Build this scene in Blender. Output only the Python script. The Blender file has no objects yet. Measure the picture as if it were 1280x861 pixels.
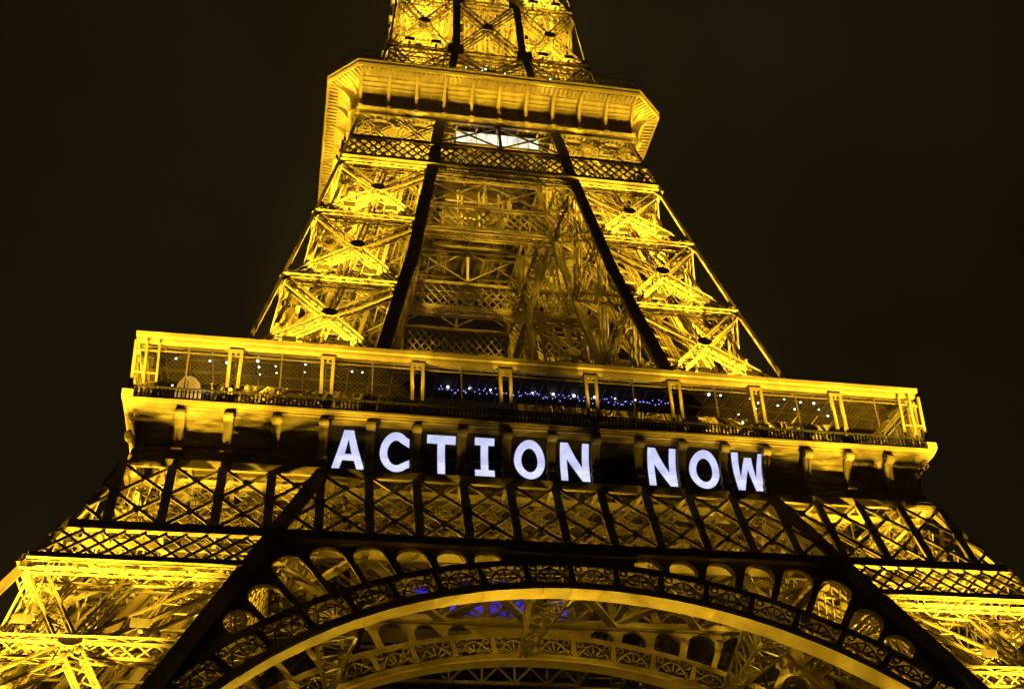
import bpy, bmesh, math, random
import numpy as np
from mathutils import Matrix, Vector
random.seed(7); rng = np.random.default_rng(7)
S = bpy.context.scene
COL = S.collection
PI = math.pi

# ------------------------------------------------------------------ camera
cam = bpy.data.objects.new('camera', bpy.data.cameras.new('camera'))
COL.objects.link(cam)
rx, ux, fx = (0.98287809, -0.18094248, -0.03479197), (-0.07512823, -0.56595989, 0.82100253), (0.16824509, 0.80433154, 0.56986347)
cam.matrix_world = Matrix(((rx[0], ux[0], -fx[0], -21.434), (rx[1], ux[1], -fx[1], -122.339), (rx[2], ux[2], -fx[2], 3.968), (0, 0, 0, 1)))
cam.data.sensor_width = 36.0
cam.data.lens = 1534.73 * 36.0 / 1280.0
cam.data.clip_start = 0.5
cam.data.clip_end = 9000
S.camera = cam

# ------------------------------------------------------------------ night sky
W = bpy.data.worlds.new('World'); S.world = W; W.use_nodes = True
nt = W.node_tree; bg = nt.nodes['Background']
tc = nt.nodes.new('ShaderNodeTexCoord'); nz = nt.nodes.new('ShaderNodeTexNoise'); cr = nt.nodes.new('ShaderNodeValToRGB')
nz.inputs['Scale'].default_value = 2.2; nz.inputs['Detail'].default_value = 5; nz.inputs['Roughness'].default_value = .55
nt.links.new(tc.outputs['Generated'], nz.inputs['Vector']); nt.links.new(nz.outputs['Fac'], cr.inputs['Fac'])
cr.color_ramp.elements[0].position = .36; cr.color_ramp.elements[0].color = (.0046, .0027, .0009, 1)
cr.color_ramp.elements[1].position = .72; cr.color_ramp.elements[1].color = (.0105, .0070, .0038, 1)
nt.links.new(cr.outputs['Color'], bg.inputs['Color']); bg.inputs['Strength'].default_value = .85

# ------------------------------------------------------------------ exposure and render settings
S.view_settings.view_transform = 'Standard'; S.view_settings.look = 'None'
S.view_settings.exposure = 0.0; S.view_settings.gamma = 1.0
S.render.engine = 'CYCLES'
cy = S.cycles
cy.use_denoising = True; cy.use_adaptive_sampling = False; S.render.filter_size = 1.25; cy.sample_clamp_indirect = 1.5; cy.sample_clamp_direct = 12; cy.max_bounces = 3; cy.diffuse_bounces = 2; cy.glossy_bounces = 1
cy.transmission_bounces = 1; cy.transparent_max_bounces = 4; cy.use_light_tree = True
cy.caustics_reflective = False; cy.caustics_refractive = False
try: cy.denoiser = 'OPENIMAGEDENOISE'
except Exception: pass

SODIUM = (1.0, 0.64, 0.03)
KEY = 6.2            # strength of the lamps inside the legs
_ld = {}
def lamp(kind, power, loc, aim=(0, 0, 1), size=1.0, col=SODIUM, cone=120, blend=.6, radius=.35):
    key = (kind, round(power, 2), cone, col, radius)
    if key not in _ld:
        d = bpy.data.lights.new('lamp_light', kind); d.energy = power; d.color = col
        if kind == 'AREA': d.shape = 'DISK'; d.size = size
        else: d.shadow_soft_size = radius
        if kind == 'SPOT': d.spot_size = math.radians(cone); d.spot_blend = blend
        _ld[key] = d
    o = bpy.data.objects.new('lamp_light', _ld[key]); COL.objects.link(o)
    o.location = loc
    o.rotation_euler = Vector(aim).to_track_quat('-Z', 'Y').to_euler()
    return o

# ------------------------------------------------------------------ materials
def mat(name, base, rough=.6, metal=0.0, var=.25, scale=1.5, spec=.3, streak=False, bump=0, stretch=None, dist=.05):
    m = bpy.data.materials.new(name); m.use_nodes = True; t = m.node_tree
    b = t.nodes['Principled BSDF']; b.inputs['Roughness'].default_value = rough; b.inputs['Metallic'].default_value = metal
    b.inputs['Specular IOR Level'].default_value = spec
    c = t.nodes.new('ShaderNodeTexCoord'); n = t.nodes.new('ShaderNodeTexNoise'); n.inputs['Scale'].default_value = scale
    n.inputs['Detail'].default_value = 4
    mp = t.nodes.new('ShaderNodeMapping')
    if stretch: mp.inputs['Scale'].default_value = stretch
    if streak: mp.inputs['Scale'].default_value = (1, 1, .25)
    t.links.new(c.outputs['Object'], mp.inputs['Vector']); t.links.new(mp.outputs['Vector'], n.inputs['Vector'])
    r = t.nodes.new('ShaderNodeValToRGB')
    r.color_ramp.elements[0].position = .35; r.color_ramp.elements[1].position = .68
    r.color_ramp.elements[0].color = tuple(x * (1 - var) for x in base) + (1,)
    r.color_ramp.elements[1].color = tuple(min(1, x * (1 + var)) for x in base) + (1,)
    t.links.new(n.outputs['Fac'], r.inputs['Fac']); t.links.new(r.outputs['Color'], b.inputs['Base Color'])
    if bump:
        bp = t.nodes.new('ShaderNodeBump'); bp.inputs['Strength'].default_value = bump; bp.inputs['Distance'].default_value = dist
        t.links.new(n.outputs['Fac'], bp.inputs['Height']); t.links.new(bp.outputs['Normal'], b.inputs['Normal'])
    return m
def glow(name, col, strength, var=0):
    m = bpy.data.materials.new(name); m.use_nodes = True; t = m.node_tree; b = t.nodes['Principled BSDF']
    b.inputs['Base Color'].default_value = (.02, .02, .02, 1); b.inputs['Emission Color'].default_value = (*col, 1)
    b.inputs['Emission Strength'].default_value = strength; m.cycles.emission_sampling = 'NONE'
    if var:
        c = t.nodes.new('ShaderNodeTexCoord'); n = t.nodes.new('ShaderNodeTexNoise'); n.inputs['Scale'].default_value = .9
        mm = t.nodes.new('ShaderNodeMapRange'); mm.inputs[1].default_value = .35; mm.inputs[2].default_value = .65
        mm.inputs[3].default_value = strength * (1 - var); mm.inputs[4].default_value = strength * (1 + var)
        t.links.new(c.outputs['Object'], n.inputs['Vector']); t.links.new(n.outputs['Fac'], mm.inputs[0]); t.links.new(mm.outputs[0], b.inputs['Emission Strength'])
    return m
IRON = mat('iron_paint', (.21, .162, .10), .5, var=.25, scale=.9)
DARK = mat('dark_railing_paint', (.045, .036, .026), .6, var=.3, scale=1)
IRON2 = mat('iron_paint_weathered', (.26, .20, .125), .6, var=.45, scale=.7, streak=True, bump=.3)
IRON3 = mat('iron_sheet', (.16, .12, .075), .7, var=.35, scale=.5, streak=True)
FRZ = mat('frieze_paint_light_ripples', (.26, .20, .12), .55, var=.5, scale=1.0, bump=1.0, stretch=(.55, .55, 2.6), dist=.28)  # weathered blotches, stretched and bumped to imitate ripples of light on the cove
GILT = mat('gallery_paint', (.42, .32, .17), .5, var=.15, scale=.8)
PLANK = mat('underfloor_planks', (.20, .165, .15), .8, var=.4, scale=1.2)
STONE = mat('masonry', (.36, .32, .26), .9, var=.2, scale=.6, bump=.4)
ASPH = mat('asphalt', (.05, .05, .05), .9, var=.2, scale=.4)
SCREEN = mat('dark_screen', (.035, .028, .028), .6, var=.3, scale=1.5)
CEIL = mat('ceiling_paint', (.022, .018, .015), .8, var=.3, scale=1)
GLASS = mat('dark_glazing', (.03, .027, .025), .15, var=.2, scale=1, spec=.5)
CANVAS = mat('glowing_canvas', (.62, .48, .25), .8, var=.08); CANVAS.cycles.emission_sampling = 'NONE'
CANVAS.node_tree.nodes['Principled BSDF'].inputs['Emission Color'].default_value = (1, .52, .06, 1); CANVAS.node_tree.nodes['Principled BSDF'].inputs['Emission Strength'].default_value = .55  # emission stands in for lamplight on the tent
LET_A = glow('projected_letter', (.64, .67, .98), 1.0, .13)  # emission stands in for letters of light projected onto the frieze
LET_B = glow('projected_letter_bright', (.72, .75, 1.0), 1.16, .2)
for _m, _d in ((LET_A, .93), (LET_B, .80)):
    _t = _m.node_tree; _b = _t.nodes['Principled BSDF']; _c = _t.nodes.new('ShaderNodeTexCoord'); _k = _t.nodes.new('ShaderNodeTexBrick'); _p = _t.nodes.new('ShaderNodeMapping')
    _p.inputs['Rotation'].default_value = (PI / 2, 0, 0); _k.inputs['Scale'].default_value = 1.6; _k.inputs['Mortar Size'].default_value = .03
    _e = tuple(_b.inputs['Emission Color'].default_value)
    _k.inputs['Color1'].default_value = _e; _k.inputs['Color2'].default_value = tuple(x * (.97 if _d > .9 else .9) for x in _e[:3]) + (1,); _k.inputs['Mortar'].default_value = tuple(x * _d for x in _e[:3]) + (1,)
    _t.links.new(_c.outputs['Object'], _p.inputs['Vector']); _t.links.new(_p.outputs['Vector'], _k.inputs['Vector']); _t.links.new(_k.outputs['Color'], _b.inputs['Emission Color'])
BULB = glow('bulb_glass', (1, .93, .86), 5)
BULBW = glow('warm_bulb_glass', (1, .80, .45), 3.5)
LENS = glow('floodlight_lens', (1, .78, .12), 14)
BLUE = glow('blue_lit_glass', (.07, .035, .9), .5, .5)
FAIRY = glow('fairy_bulb', (.22, .22, 1.0), 3.0)
WINL = glow('lit_window_glass', (1, .98, .72), 1.05, .3)
LILAC = glow('lit_sign_strip', (.72, .66, .95), 1.1, .4)

# ------------------------------------------------------------------ mesh builder
def A3(p): return np.asarray(p, float)
class MB:
    def __init__(s): s.P = []; s.Q = []; s.WD = []; s.U = []; s.v = []; s.f = []
    def bars(s, P, Q, w, d, U=(0, 0, 1)):
        P = np.atleast_2d(A3(P)); Q = np.atleast_2d(A3(Q)); n = len(P)
        s.P.append(P); s.Q.append(Q); s.WD.append(np.tile([w, d], (n, 1))); s.U.append(np.broadcast_to(A3(U), (n, 3)).copy()); return s
    bar = bars
    def box(s, c, size):                                   # axis aligned
        c = A3(c); x, y, z = size
        return s.bars(c - A3((0, 0, z / 2)), c + A3((0, 0, z / 2)), x, y, (0, 1, 0))
    def poly(s, verts, faces):
        o = len(s.v); s.v += [tuple(x) for x in verts]; s.f += [tuple(i + o for i in f) for f in faces]; return s
    def strip(s, A, B, close=False):                       # quads between two polylines
        n = len(A); o = len(s.v); s.v += [tuple(x) for x in A] + [tuple(x) for x in B]
        for i in range(n if close else n - 1):
            j = (i + 1) % n; s.f.append((o + i, o + j, o + n + j, o + n + i))
        return s
    def tube4(s, A, B, C, D, close=False):                 # solid band: 4 polylines around a section
        s.strip(A, B, close); s.strip(B, C, close); s.strip(C, D, close); s.strip(D, A, close)
        if not close:
            for i in (0, -1): s.poly([A[i], B[i], C[i], D[i]], [(0, 1, 2, 3)])
        return s
    def build(s, name, m, parent=None, m2=None):
        vs = []; fs = []
        if s.P:
            P = np.concatenate(s.P); Q = np.concatenate(s.Q); WD = np.concatenate(s.WD); U = np.concatenate(s.U)
            a = Q - P; L = np.linalg.norm(a, axis=1, keepdims=True); L[L == 0] = 1; a = a / L
            v = np.cross(a, U); l = np.linalg.norm(v, axis=1, keepdims=True)
            bad = (l < 1e-4)[:, 0]
            if bad.any(): v[bad] = np.cross(a[bad], (1, 0, 0)); l = np.linalg.norm(v, axis=1, keepdims=True)
            v = v / l; u = np.cross(v, a)
            x = v * WD[:, :1] / 2; y = u * WD[:, 1:] / 2
            V = np.stack([P - x - y, P + x - y, P + x + y, P - x + y, Q - x - y, Q + x - y, Q + x + y, Q - x + y], 1).reshape(-1, 3)
            base = np.arange(len(P))[:, None, None] * 8
            F = (base + np.array([[4, 5, 1, 0], [5, 6, 2, 1], [6, 7, 3, 2], [7, 4, 0, 3], [0, 1, 2, 3], [7, 6, 5, 4]])[None]).reshape(-1, 4)
        else:
            V = np.zeros((0, 3)); F = np.zeros((0, 4), int)
        me = bpy.data.meshes.new(name)
        nV = len(V); allv = np.concatenate([V, A3(s.v).reshape(-1, 3)])
        cnt = np.concatenate([np.full(len(F), 4, int), np.array([len(f) for f in s.f], int)])
        idx = np.concatenate([F.ravel(), np.array([i + nV for f in s.f for i in f], int)])
        me.vertices.add(len(allv)); me.vertices.foreach_set('co', allv.astype(np.float32).ravel())
        me.loops.add(len(idx)); me.loops.foreach_set('vertex_index', idx.astype(np.int32))
        me.polygons.add(len(cnt)); st = np.concatenate([[0], np.cumsum(cnt)[:-1]])
        me.polygons.foreach_set('loop_start', st.astype(np.int32)); me.polygons.foreach_set('loop_total', cnt.astype(np.int32))
        me.update(calc_edges=True); me.validate(); me.shade_flat()
        me.materials.append(m)
        o = bpy.data.objects.new(name, me); COL.objects.link(o)
        if parent is not None: o.parent = parent
        return o
def nrm(a): return a / max(1e-9, np.linalg.norm(a))
def lat(mb, p, q, Wd, D, n, pitch=None, rail=.13, lace=.08, X=False, sides=True, flat=False):
    """box lattice girder from p to q; Wd across the face, D deep along normal n"""
    p = A3(p); q = A3(q); a = q - p; L = np.linalg.norm(a)
    if L < .05: return
    a = a / L; n = A3(n); n = nrm(n - a * (a @ n)); s = np.cross(a, n)
    k = max(1, int(round(L / (pitch or Wd)))); t = np.linspace(0, 1, k + 1)[:, None]
    C = p + (q - p) * t
    planes = (0,) if flat else (-D / 2, D / 2)
    for d in planes:
        for e in (-1, 1):
            mb.bars(p + s * e * Wd / 2 + n * d, q + s * e * Wd / 2 + n * d, rail, rail, n)
        sg = np.where(np.arange(k + 1) % 2 == 0, 1, -1)[:, None]
        Z = C + s * sg * Wd / 2 + n * d
        mb.bars(Z[:-1], Z[1:], lace, lace * .5, n)
        if X:
            Z = C - s * sg * Wd / 2 + n * (d + lace * .55)
            mb.bars(Z[:-1], Z[1:], lace, lace * .5, n)
    if sides and not flat:
        k = max(1, int(round(L / max(D, .4)))); t = np.linspace(0, 1, k + 1)[:, None]; C = p + (q - p) * t
        sg = np.where(np.arange(k + 1) % 2 == 0, 1, -1)[:, None]
        for e in (-1, 1):
            Z = C + s * e * Wd / 2 + n * sg * D / 2
            mb.bars(Z[:-1], Z[1:], lace, lace * .5, s)

def empty(name, loc=(0, 0, 0), label=None, cat=None, group=None):
    o = bpy.data.objects.new(name, None); COL.objects.link(o); o.location = loc
    tag(o, label, cat, group); return o
def tag(o, label=None, cat=None, group=None, kind=None):
    if label: o['label'] = label
    if cat: o['category'] = cat
    if group: o['group'] = group
    if kind: o['kind'] = kind
    return o
MERGED = {}                                                 # part -> [(name, builder, material)]; its repeats as one mesh for the far sides
def multi(name, mbs, m, parent):
    for q in mbs: o = q.build(name, m, parent); MULTI.add(o.name)
    big = MB()
    for q in mbs:
        off = len(big.v); big.P += q.P; big.Q += q.Q; big.WD += q.WD; big.U += q.U; big.v += q.v; big.f += [tuple(i + off for i in f) for f in q.f]
    MERGED.setdefault(parent.name, []).append([name, big, m, None])
MULTI = set()
def copy_part(o, k, parent, far=True):                                # a copy of a part turned k quarter turns about the tower's axis
    c = o.copy(); COL.objects.link(c); c.parent = parent
    if k:
        M = (Matrix.Diagonal((*k, 1, 1)) if isinstance(k, tuple) else Matrix.Rotation(k * PI / 2, 4, 'Z')) @ o.matrix_basis
        c.matrix_basis = M
    for ch in list(o.children):
        if far and ch.name in MULTI: continue
        d = ch.copy(); COL.objects.link(d); d.parent = c
    if far:
        for rec in MERGED.get(o.name, []):
            if rec[3] is None: d = rec[1].build(rec[0], rec[2], c); rec[3] = d.data
            else: d = bpy.data.objects.new(rec[0], rec[3]); COL.objects.link(d); d.parent = c
            d['kind'] = 'stuff'
    return c
def around(parts, ks, parent, far=True):
    for k in ks:
        for o in parts: copy_part(o, k, parent, far)

# ------------------------------------------------------------------ the tower's profile
ZT = [57.6, 64, 71, 85, 102.5, 107, 116, 128.7, 140, 160, 200, 276]
HT = [30.2, 28.1, 26.1, 22.5, 18.4, 17.5, 15.4, 13.1, 12.1, 10.2, 7.6, 4.2]
WT = [14.2, 13.2, 12.4, 11.75, 10.35, 9.9, 9.3, 8.7, 8.0, 7.4, 6.3, 4.0]
def H(z): return 39.1 - .47 * (z - 41.2) if z <= 52.6 else (float(np.interp(z, [52.6, 57.6], [33.74, 30.2])) if z < 57.6 else float(np.interp(z, ZT, HT)))
def WD(z): return 14.9 if z <= 53 else float(np.interp(z, ZT, WT))
def I(z): return H(z) - WD(z)

tower = empty('iron_tower', (0, 0, 0), 'giant riveted iron lattice tower glowing in golden floodlight against the night sky', 'tower')

# ------------------------------------------------------------------ ground
g = MB(); g.poly([(-2500, -2500, 0), (2500, -2500, 0), (2500, 2500, 0), (-2500, 2500, 0)], [(0, 1, 2, 3)])
tag(g.build('ground', ASPH), 'dark asphalt esplanade under the tower', kind='structure')

# thin night haze that the floodlights catch
hz = MB(); hz.box((0, 0, 162.5), (5040, 5040, 327)); HAZE = bpy.data.materials.new('haze'); HAZE.use_nodes = True
_t = HAZE.node_tree; _t.nodes.remove(_t.nodes['Principled BSDF']); _v = _t.nodes.new('ShaderNodeVolumePrincipled')
_v.inputs['Density'].default_value = .000017; _v.inputs['Color'].default_value = (.9, .9, .9, 1)
_t.links.new(_v.outputs['Volume'], _t.nodes['Material Output'].inputs['Volume'])
tag(hz.build('haze', HAZE), 'thin night haze round the tower', kind='stuff')

# leg builder: sx=sy=-1 quadrant (front left); columns at (-H,-H),(-I,-H),(-H,-I),(-I,-I)
def corner(c, z):
    h, i = H(z), I(z)
    return A3(((-h if c[0] else -i), (-h if c[1] else -i), z))
FACES = [((1, 1), (0, 1), (0, -1, 0)), ((1, 1), (1, 0), (-1, 0, 0)), ((0, 1), (0, 0), (1, 0, 0)), ((1, 0), (0, 0), (0, 1, 0))]

def columns(mb, zs, size, inset=0.0):
    for c in ((1, 1), (0, 1), (1, 0), (0, 0)):
        w = size * (.5 if c == (1, 1) else 1)
        for a, b in zip(zs[:-1], zs[1:]):
            P, Q = corner(c, a), corner(c, b)
            mb.bars(P, Q, w, w, (0, 1, 0))
def covers(mb, zs, width, out):
    for c in ((0, 1),):
        for a, b in zip(zs[:-1], zs[1:]): P, Q = corner(c, a), corner(c, b); mb.bars(P + A3((0, -out, 0)), Q + A3((0, -out, 0)), width * (.5 if c == (1, 1) else 1), .06, (0, 1, 0))
    for c in ((1, 0),):
        for a, b in zip(zs[:-1], zs[1:]): P, Q = corner(c, a), corner(c, b); mb.bars(P + A3((-out, 0, 0)), Q + A3((-out, 0, 0)), width * (.5 if c == (1, 1) else 1), .06, (1, 0, 0))
def diaphragm(mb, z, w=.5, full=True):
    cs = [corner(c, z) for c in ((1, 1), (0, 1), (0, 0), (1, 0))]
    for a, b in zip(cs, cs[1:] + cs[:1]): lat(mb, a, b, w, .4, (0, 0, 1), 1.2, .13, .09, False, False, True)
    if full:
        m = [(cs[i] + cs[(i + 1) % 4]) / 2 for i in range(4)]
        for i in range(4): lat(mb, m[i], m[(i + 1) % 4], w, .4, (0, 0, 1), 1.1, .13, .09, False, False, True)
def xbrace(parent, z0, z1, fi, w=.8, d=.8, inset=.35, name='cross_brace', mid=None, pitch=.85, rail=.15, lace=.09, cs=.9):
    c0, c1, n = FACES[fi]; n = A3(n); mb = MB()
    A, B, C, D_ = corner(c0, z0), corner(c1, z0), corner(c0, z1), corner(c1, z1)
    # real face normal
    fn = nrm(np.cross(B - A, C - A)); fn = fn if fn @ n > 0 else -fn
    off = -fn * inset
    s = nrm(B - A) * cs * .5
    A, B, C, D_ = A + off + s, B + off - s, C + off + s, D_ + off - s
    # centre of crossing
    wb, wt = np.linalg.norm(B - A), np.linalg.norm(D_ - C); t = wb / (wb + wt)
    Hc = (A + (D_ - A) * t)
    for q in (A, B, C, D_):
        dr = nrm(q - Hc); lat(mb, Hc + dr * .35, q - dr * .2, w, d, fn, pitch, rail, lace, False, False)
    gm = mb                                                  # gusset plates: hub and corners
    for q, r in ((Hc, .62),):
        ex = nrm(B - A); ez = np.cross(fn, ex); pts = []; q = q + fn * (inset - .1 - d / 2)
        for k in range(8):
            a = k * PI / 4 + PI / 8; pts.append(q + ex * r * math.cos(a) * 1.35 + ez * r * math.sin(a))
        f1 = [x + fn * (d / 2 + .28) for x in pts]; f0 = [x + fn * (d / 2 + .2) for x in pts]
        gm.bars(q - fn * .6, q + fn * (d / 2 + .2), .3, .3, ez)
        gm.poly(f1, [tuple(range(8))]); gm.strip(f0, f1, True)
    for q, s1, s2 in ((A, 1, 1), (B, -1, 1), (C, 1, -1), (D_, -1, -1)):
        ex = nrm(B - A) * s1; ez = nrm(C - A) * s2; k = .95
        q = q + fn * (inset + .2) - ex * cs * .3
        gm.poly([q, q + ex * k, q + ex * k * .45 + ez * k * .6, q + ez * k * 1.2], [(0, 1, 2, 3)])
    return Hc, fn, mb
def hgirder(parent, z, fi, w=.75, d=.7, inset=.35, pitch=.8, cs=.9, split=False):
    c0, c1, n = FACES[fi]; A, B = corner(c0, z), corner(c1, z); n = A3(n)
    e = nrm(B - A); A = A + e * cs * .5 - n * inset; B = B - e * cs * .5 - n * inset
    mb = MB(); lat(mb, A, B, w, d, n, pitch, .16, .09, False, False); return mb

def stairs(parent, x, y, z0, z1, run=3.2, name='staircase'):
    mb = MB(); z = z0; k = 0; step = 2.4
    while z < z1 - step:
        hx = (H(z0) - H(z)) * 1.0; xs = x + hx; ys = y + hx
        a, b = (xs - run / 2, xs + run / 2) if k % 2 == 0 else (xs + run / 2, xs - run / 2)
        for o in (-.45, .45):
            mb.bars((a, ys + o, z), (b, ys + o, z + step), .06, .3, (0, 0, 1)); mb.bars((a, ys + o, z + 1), (b, ys + o, z + step + 1), .05, .05)
        n = 9; t = (np.arange(n) + .5)[:, None] / n
        P = A3((a, ys - .45, z)) + t * A3((b - a, 0, step)); mb.bars(P, P + A3((0, .9, 0)), .28, .04)
        mb.box((b, ys, z + step), (1.0, 1.8, .06)); z += step; k += 1
        mb.bars((xs - run / 2, ys - .9, z - step), (xs - run / 2, ys - .9, z), .12, .12, (0, 1, 0)); mb.bars((xs + run / 2, ys + .9, z - step), (xs + run / 2, ys + .9, z), .12, .12, (0, 1, 0))
    return mb.build(name, IRON, parent)
def track(parent, zs, fx, fy, gauge=2.6, name='lift_track'):
    mb = MB()
    for z0, z1 in zip(zs[:-1], zs[1:]):
        for e in (-1, 1):
            p = A3((-(H(z0) - WD(z0) * fx) + e * gauge / 2, -(H(z0) - WD(z0) * fy), z0)); q = A3((-(H(z1) - WD(z1) * fx) + e * gauge / 2, -(H(z1) - WD(z1) * fy), z1))
            lat(mb, p, q, .7, .5, (0, -1, .4), .9, .14, .09, False, False)
        n = max(2, int((z1 - z0) / 1.6)); t = (np.arange(n) + .5)[:, None] / n
        m0 = A3((-(H(z0) - WD(z0) * fx), -(H(z0) - WD(z0) * fy), z0)); m1 = A3((-(H(z1) - WD(z1) * fx), -(H(z1) - WD(z1) * fy), z1))
        M_ = m0 + t * (m1 - m0); mb.bars(M_ - A3((gauge / 2, 0, 0)), M_ + A3((gauge / 2, 0, 0)), .16, .2)
    return mb.build(name, IRON, parent)
def cables(parent, z0, z1, n, seed, name='pipe_run'):
    r = np.random.default_rng(seed); mb = MB()
    for _ in range(n):
        fx, fy = r.uniform(.08, .92, 2); gx, gy = fx + r.uniform(-.12, .12), fy + r.uniform(-.12, .12)
        P = (-(H(z0) - WD(z0) * fx), -(H(z0) - WD(z0) * fy), z0); Q = (-(H(z1) - WD(z1) * gx), -(H(z1) - WD(z1) * gy), z1)
        w = r.choice([.06, .1, .16]); mb.bars(P, Q, w, w, (0, 1, 0))
    return mb.build(name, IRON, parent)
def floodlight(parent, loc, k=1.0):
    mb = MB(); x, y, z = loc; mb.box((x, y, z - .35 * k), (.9 * k, .5 * k, .3 * k)); mb.box((x, y, z - .72 * k), (.12, .12, .45 * k))
    mb.box((x, y, z - .18 * k), (.74 * k, .36 * k, .03)); o = mb.build('floodlight', IRON3, parent); o.data.materials.append(LENS)
    for i in range(12, 18): o.data.polygons[i].material_index = 1
    return o

# ================================================================== LEGS below the first floor
def leg_parts_lower():
    out = []
    c = MB(); columns(c, [3.8, 16, 28, 41.4, 45, 52.4], 1.0); covers(c, [3.8, 28, 41.4, 52.4], 1.2, .6)
    for e in ((0, 1),):                                      # angle irons on the cover plates
        for a, b in zip([3.8, 28, 41.4], [28, 41.4, 52.4]):
            P, Q = corner(e, a), corner(e, b)
            for s in (-.5, .5):
                c.bars(P + A3((s, -.66, 0)), Q + A3((s, -.66, 0)), .16, .06, (0, 1, 0))
    leg = c.build('leg', IRON, tower)
    st = MB()
    for e in ((1, 1), (0, 1), (1, 0), (0, 0)):
        p = corner(e, 3.6)
        b = 2.6; t = 1.3
        st.poly([(p[0] - b - .6, p[1] - b - .6, 0), (p[0] + b - .6, p[1] - b - .6, 0), (p[0] + b - .6, p[1] + b - .6, 0), (p[0] - b - .6, p[1] + b - .6, 0),
                 (p[0] - t, p[1] - t, 4), (p[0] + t, p[1] - t, 4), (p[0] + t, p[1] + t, 4), (p[0] - t, p[1] + t, 4)],
                [(0, 1, 5, 4), (1, 2, 6, 5), (2, 3, 7, 6), (3, 0, 4, 7), (4, 5, 6, 7)])
    st.build('masonry_pier', STONE, leg)
    XB = []; HG = []; SB = []
    for z0, z1 in ((4.6, 15.6), (16, 27.6), (28, 41.2)):
        for fi in range(4):
            hc, fn, xb = xbrace(leg, z0, z1, fi, 1.15, 1.0, 1.1, pitch=1.3, rail=.18, lace=.1, cs=1.35); XB.append(xb)
            if z0 > 20:
                c0, c1, n = FACES[fi]; zc = hc[2]; A, B = corner(c0, zc), corner(c1, zc); e = nrm(B - A)
                mb = MB(); lat(mb, A + e * .7 - A3(n) * 1.1, hc - e * .6, 1.0, 1.0, n, 1.3, .18, .1, True); lat(mb, hc + e * .6, B - e * .7 - A3(n) * 1.1, 1.0, 1.0, n, 1.3, .18, .1, True)
                T0, T1 = corner(c0, z1), corner(c1, z1); Tm = (T0 + T1) / 2 - A3(n) * 1.1
                lat(mb, hc + A3((0, 0, .5)), Tm, .7, .7, n, .9, .13, .08)
                for q in (.25, .75):                         # secondary struts
                    lat(mb, T0 + (T1 - T0) * q - A3(n) * 1.1, A + (B - A) * q - A3(n) * 1.1, .45, .45, n, .7, .09, .06)
                SB.append(mb)
    for z in (28, 40.6):
        for fi in range(4): HG.append(hgirder(leg, z, fi, 1.15, 1.0, 1.1, 1.2, 1.35))
    multi('cross_brace', XB, IRON, leg); multi('horizontal_girder', HG, IRON, leg); multi('sub_brace', SB, IRON, leg)
    dl = [MB() for _ in range(3)]; diaphragm(dl[0], 34.8, .8); diaphragm(dl[1], 40.6, .8); diaphragm(dl[2], 28, .8, True); multi('diaphragm', dl, IRON, leg)
    track(leg, [4, 28, 41, 57], .35, .62, 3.4); track(leg, [4, 28, 41, 57], .68, .62, 3.0)
    stairs(leg, -(H(20) - 4.0), -(H(20) - 4.5), 20, 54)
    cables(leg, 24, 52, 9, 3)
    # plated ducts and a lift counterweight chute that stand out as broad sheets
    mb = MB()
    for fx, fy, w in ((.42, .55, .7), (.62, .8, 1.0)):
        P = A3((-(H(26) - WD(26) * fx), -(H(26) - WD(26) * fy), 26)); Q = A3((-(H(50) - WD(50) * fx), -(H(50) - WD(50) * fy), 50)); mb.bars(P, Q, w, .25, (0, 1, 0))
    mb.build('chute', IRON3, leg)
    for x, y, z in ((-(H(36) - 5), -(H(36) - 3), 30.6), (-(H(36) - 10), -(H(36) - 9), 30.6), (-(H(44) - 5), -(H(44) - 5), 42.2), (-(H(44) - 10), -(H(44) - 4), 42.2)):
        floodlight(leg, (x, y, z))
    return leg

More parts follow.
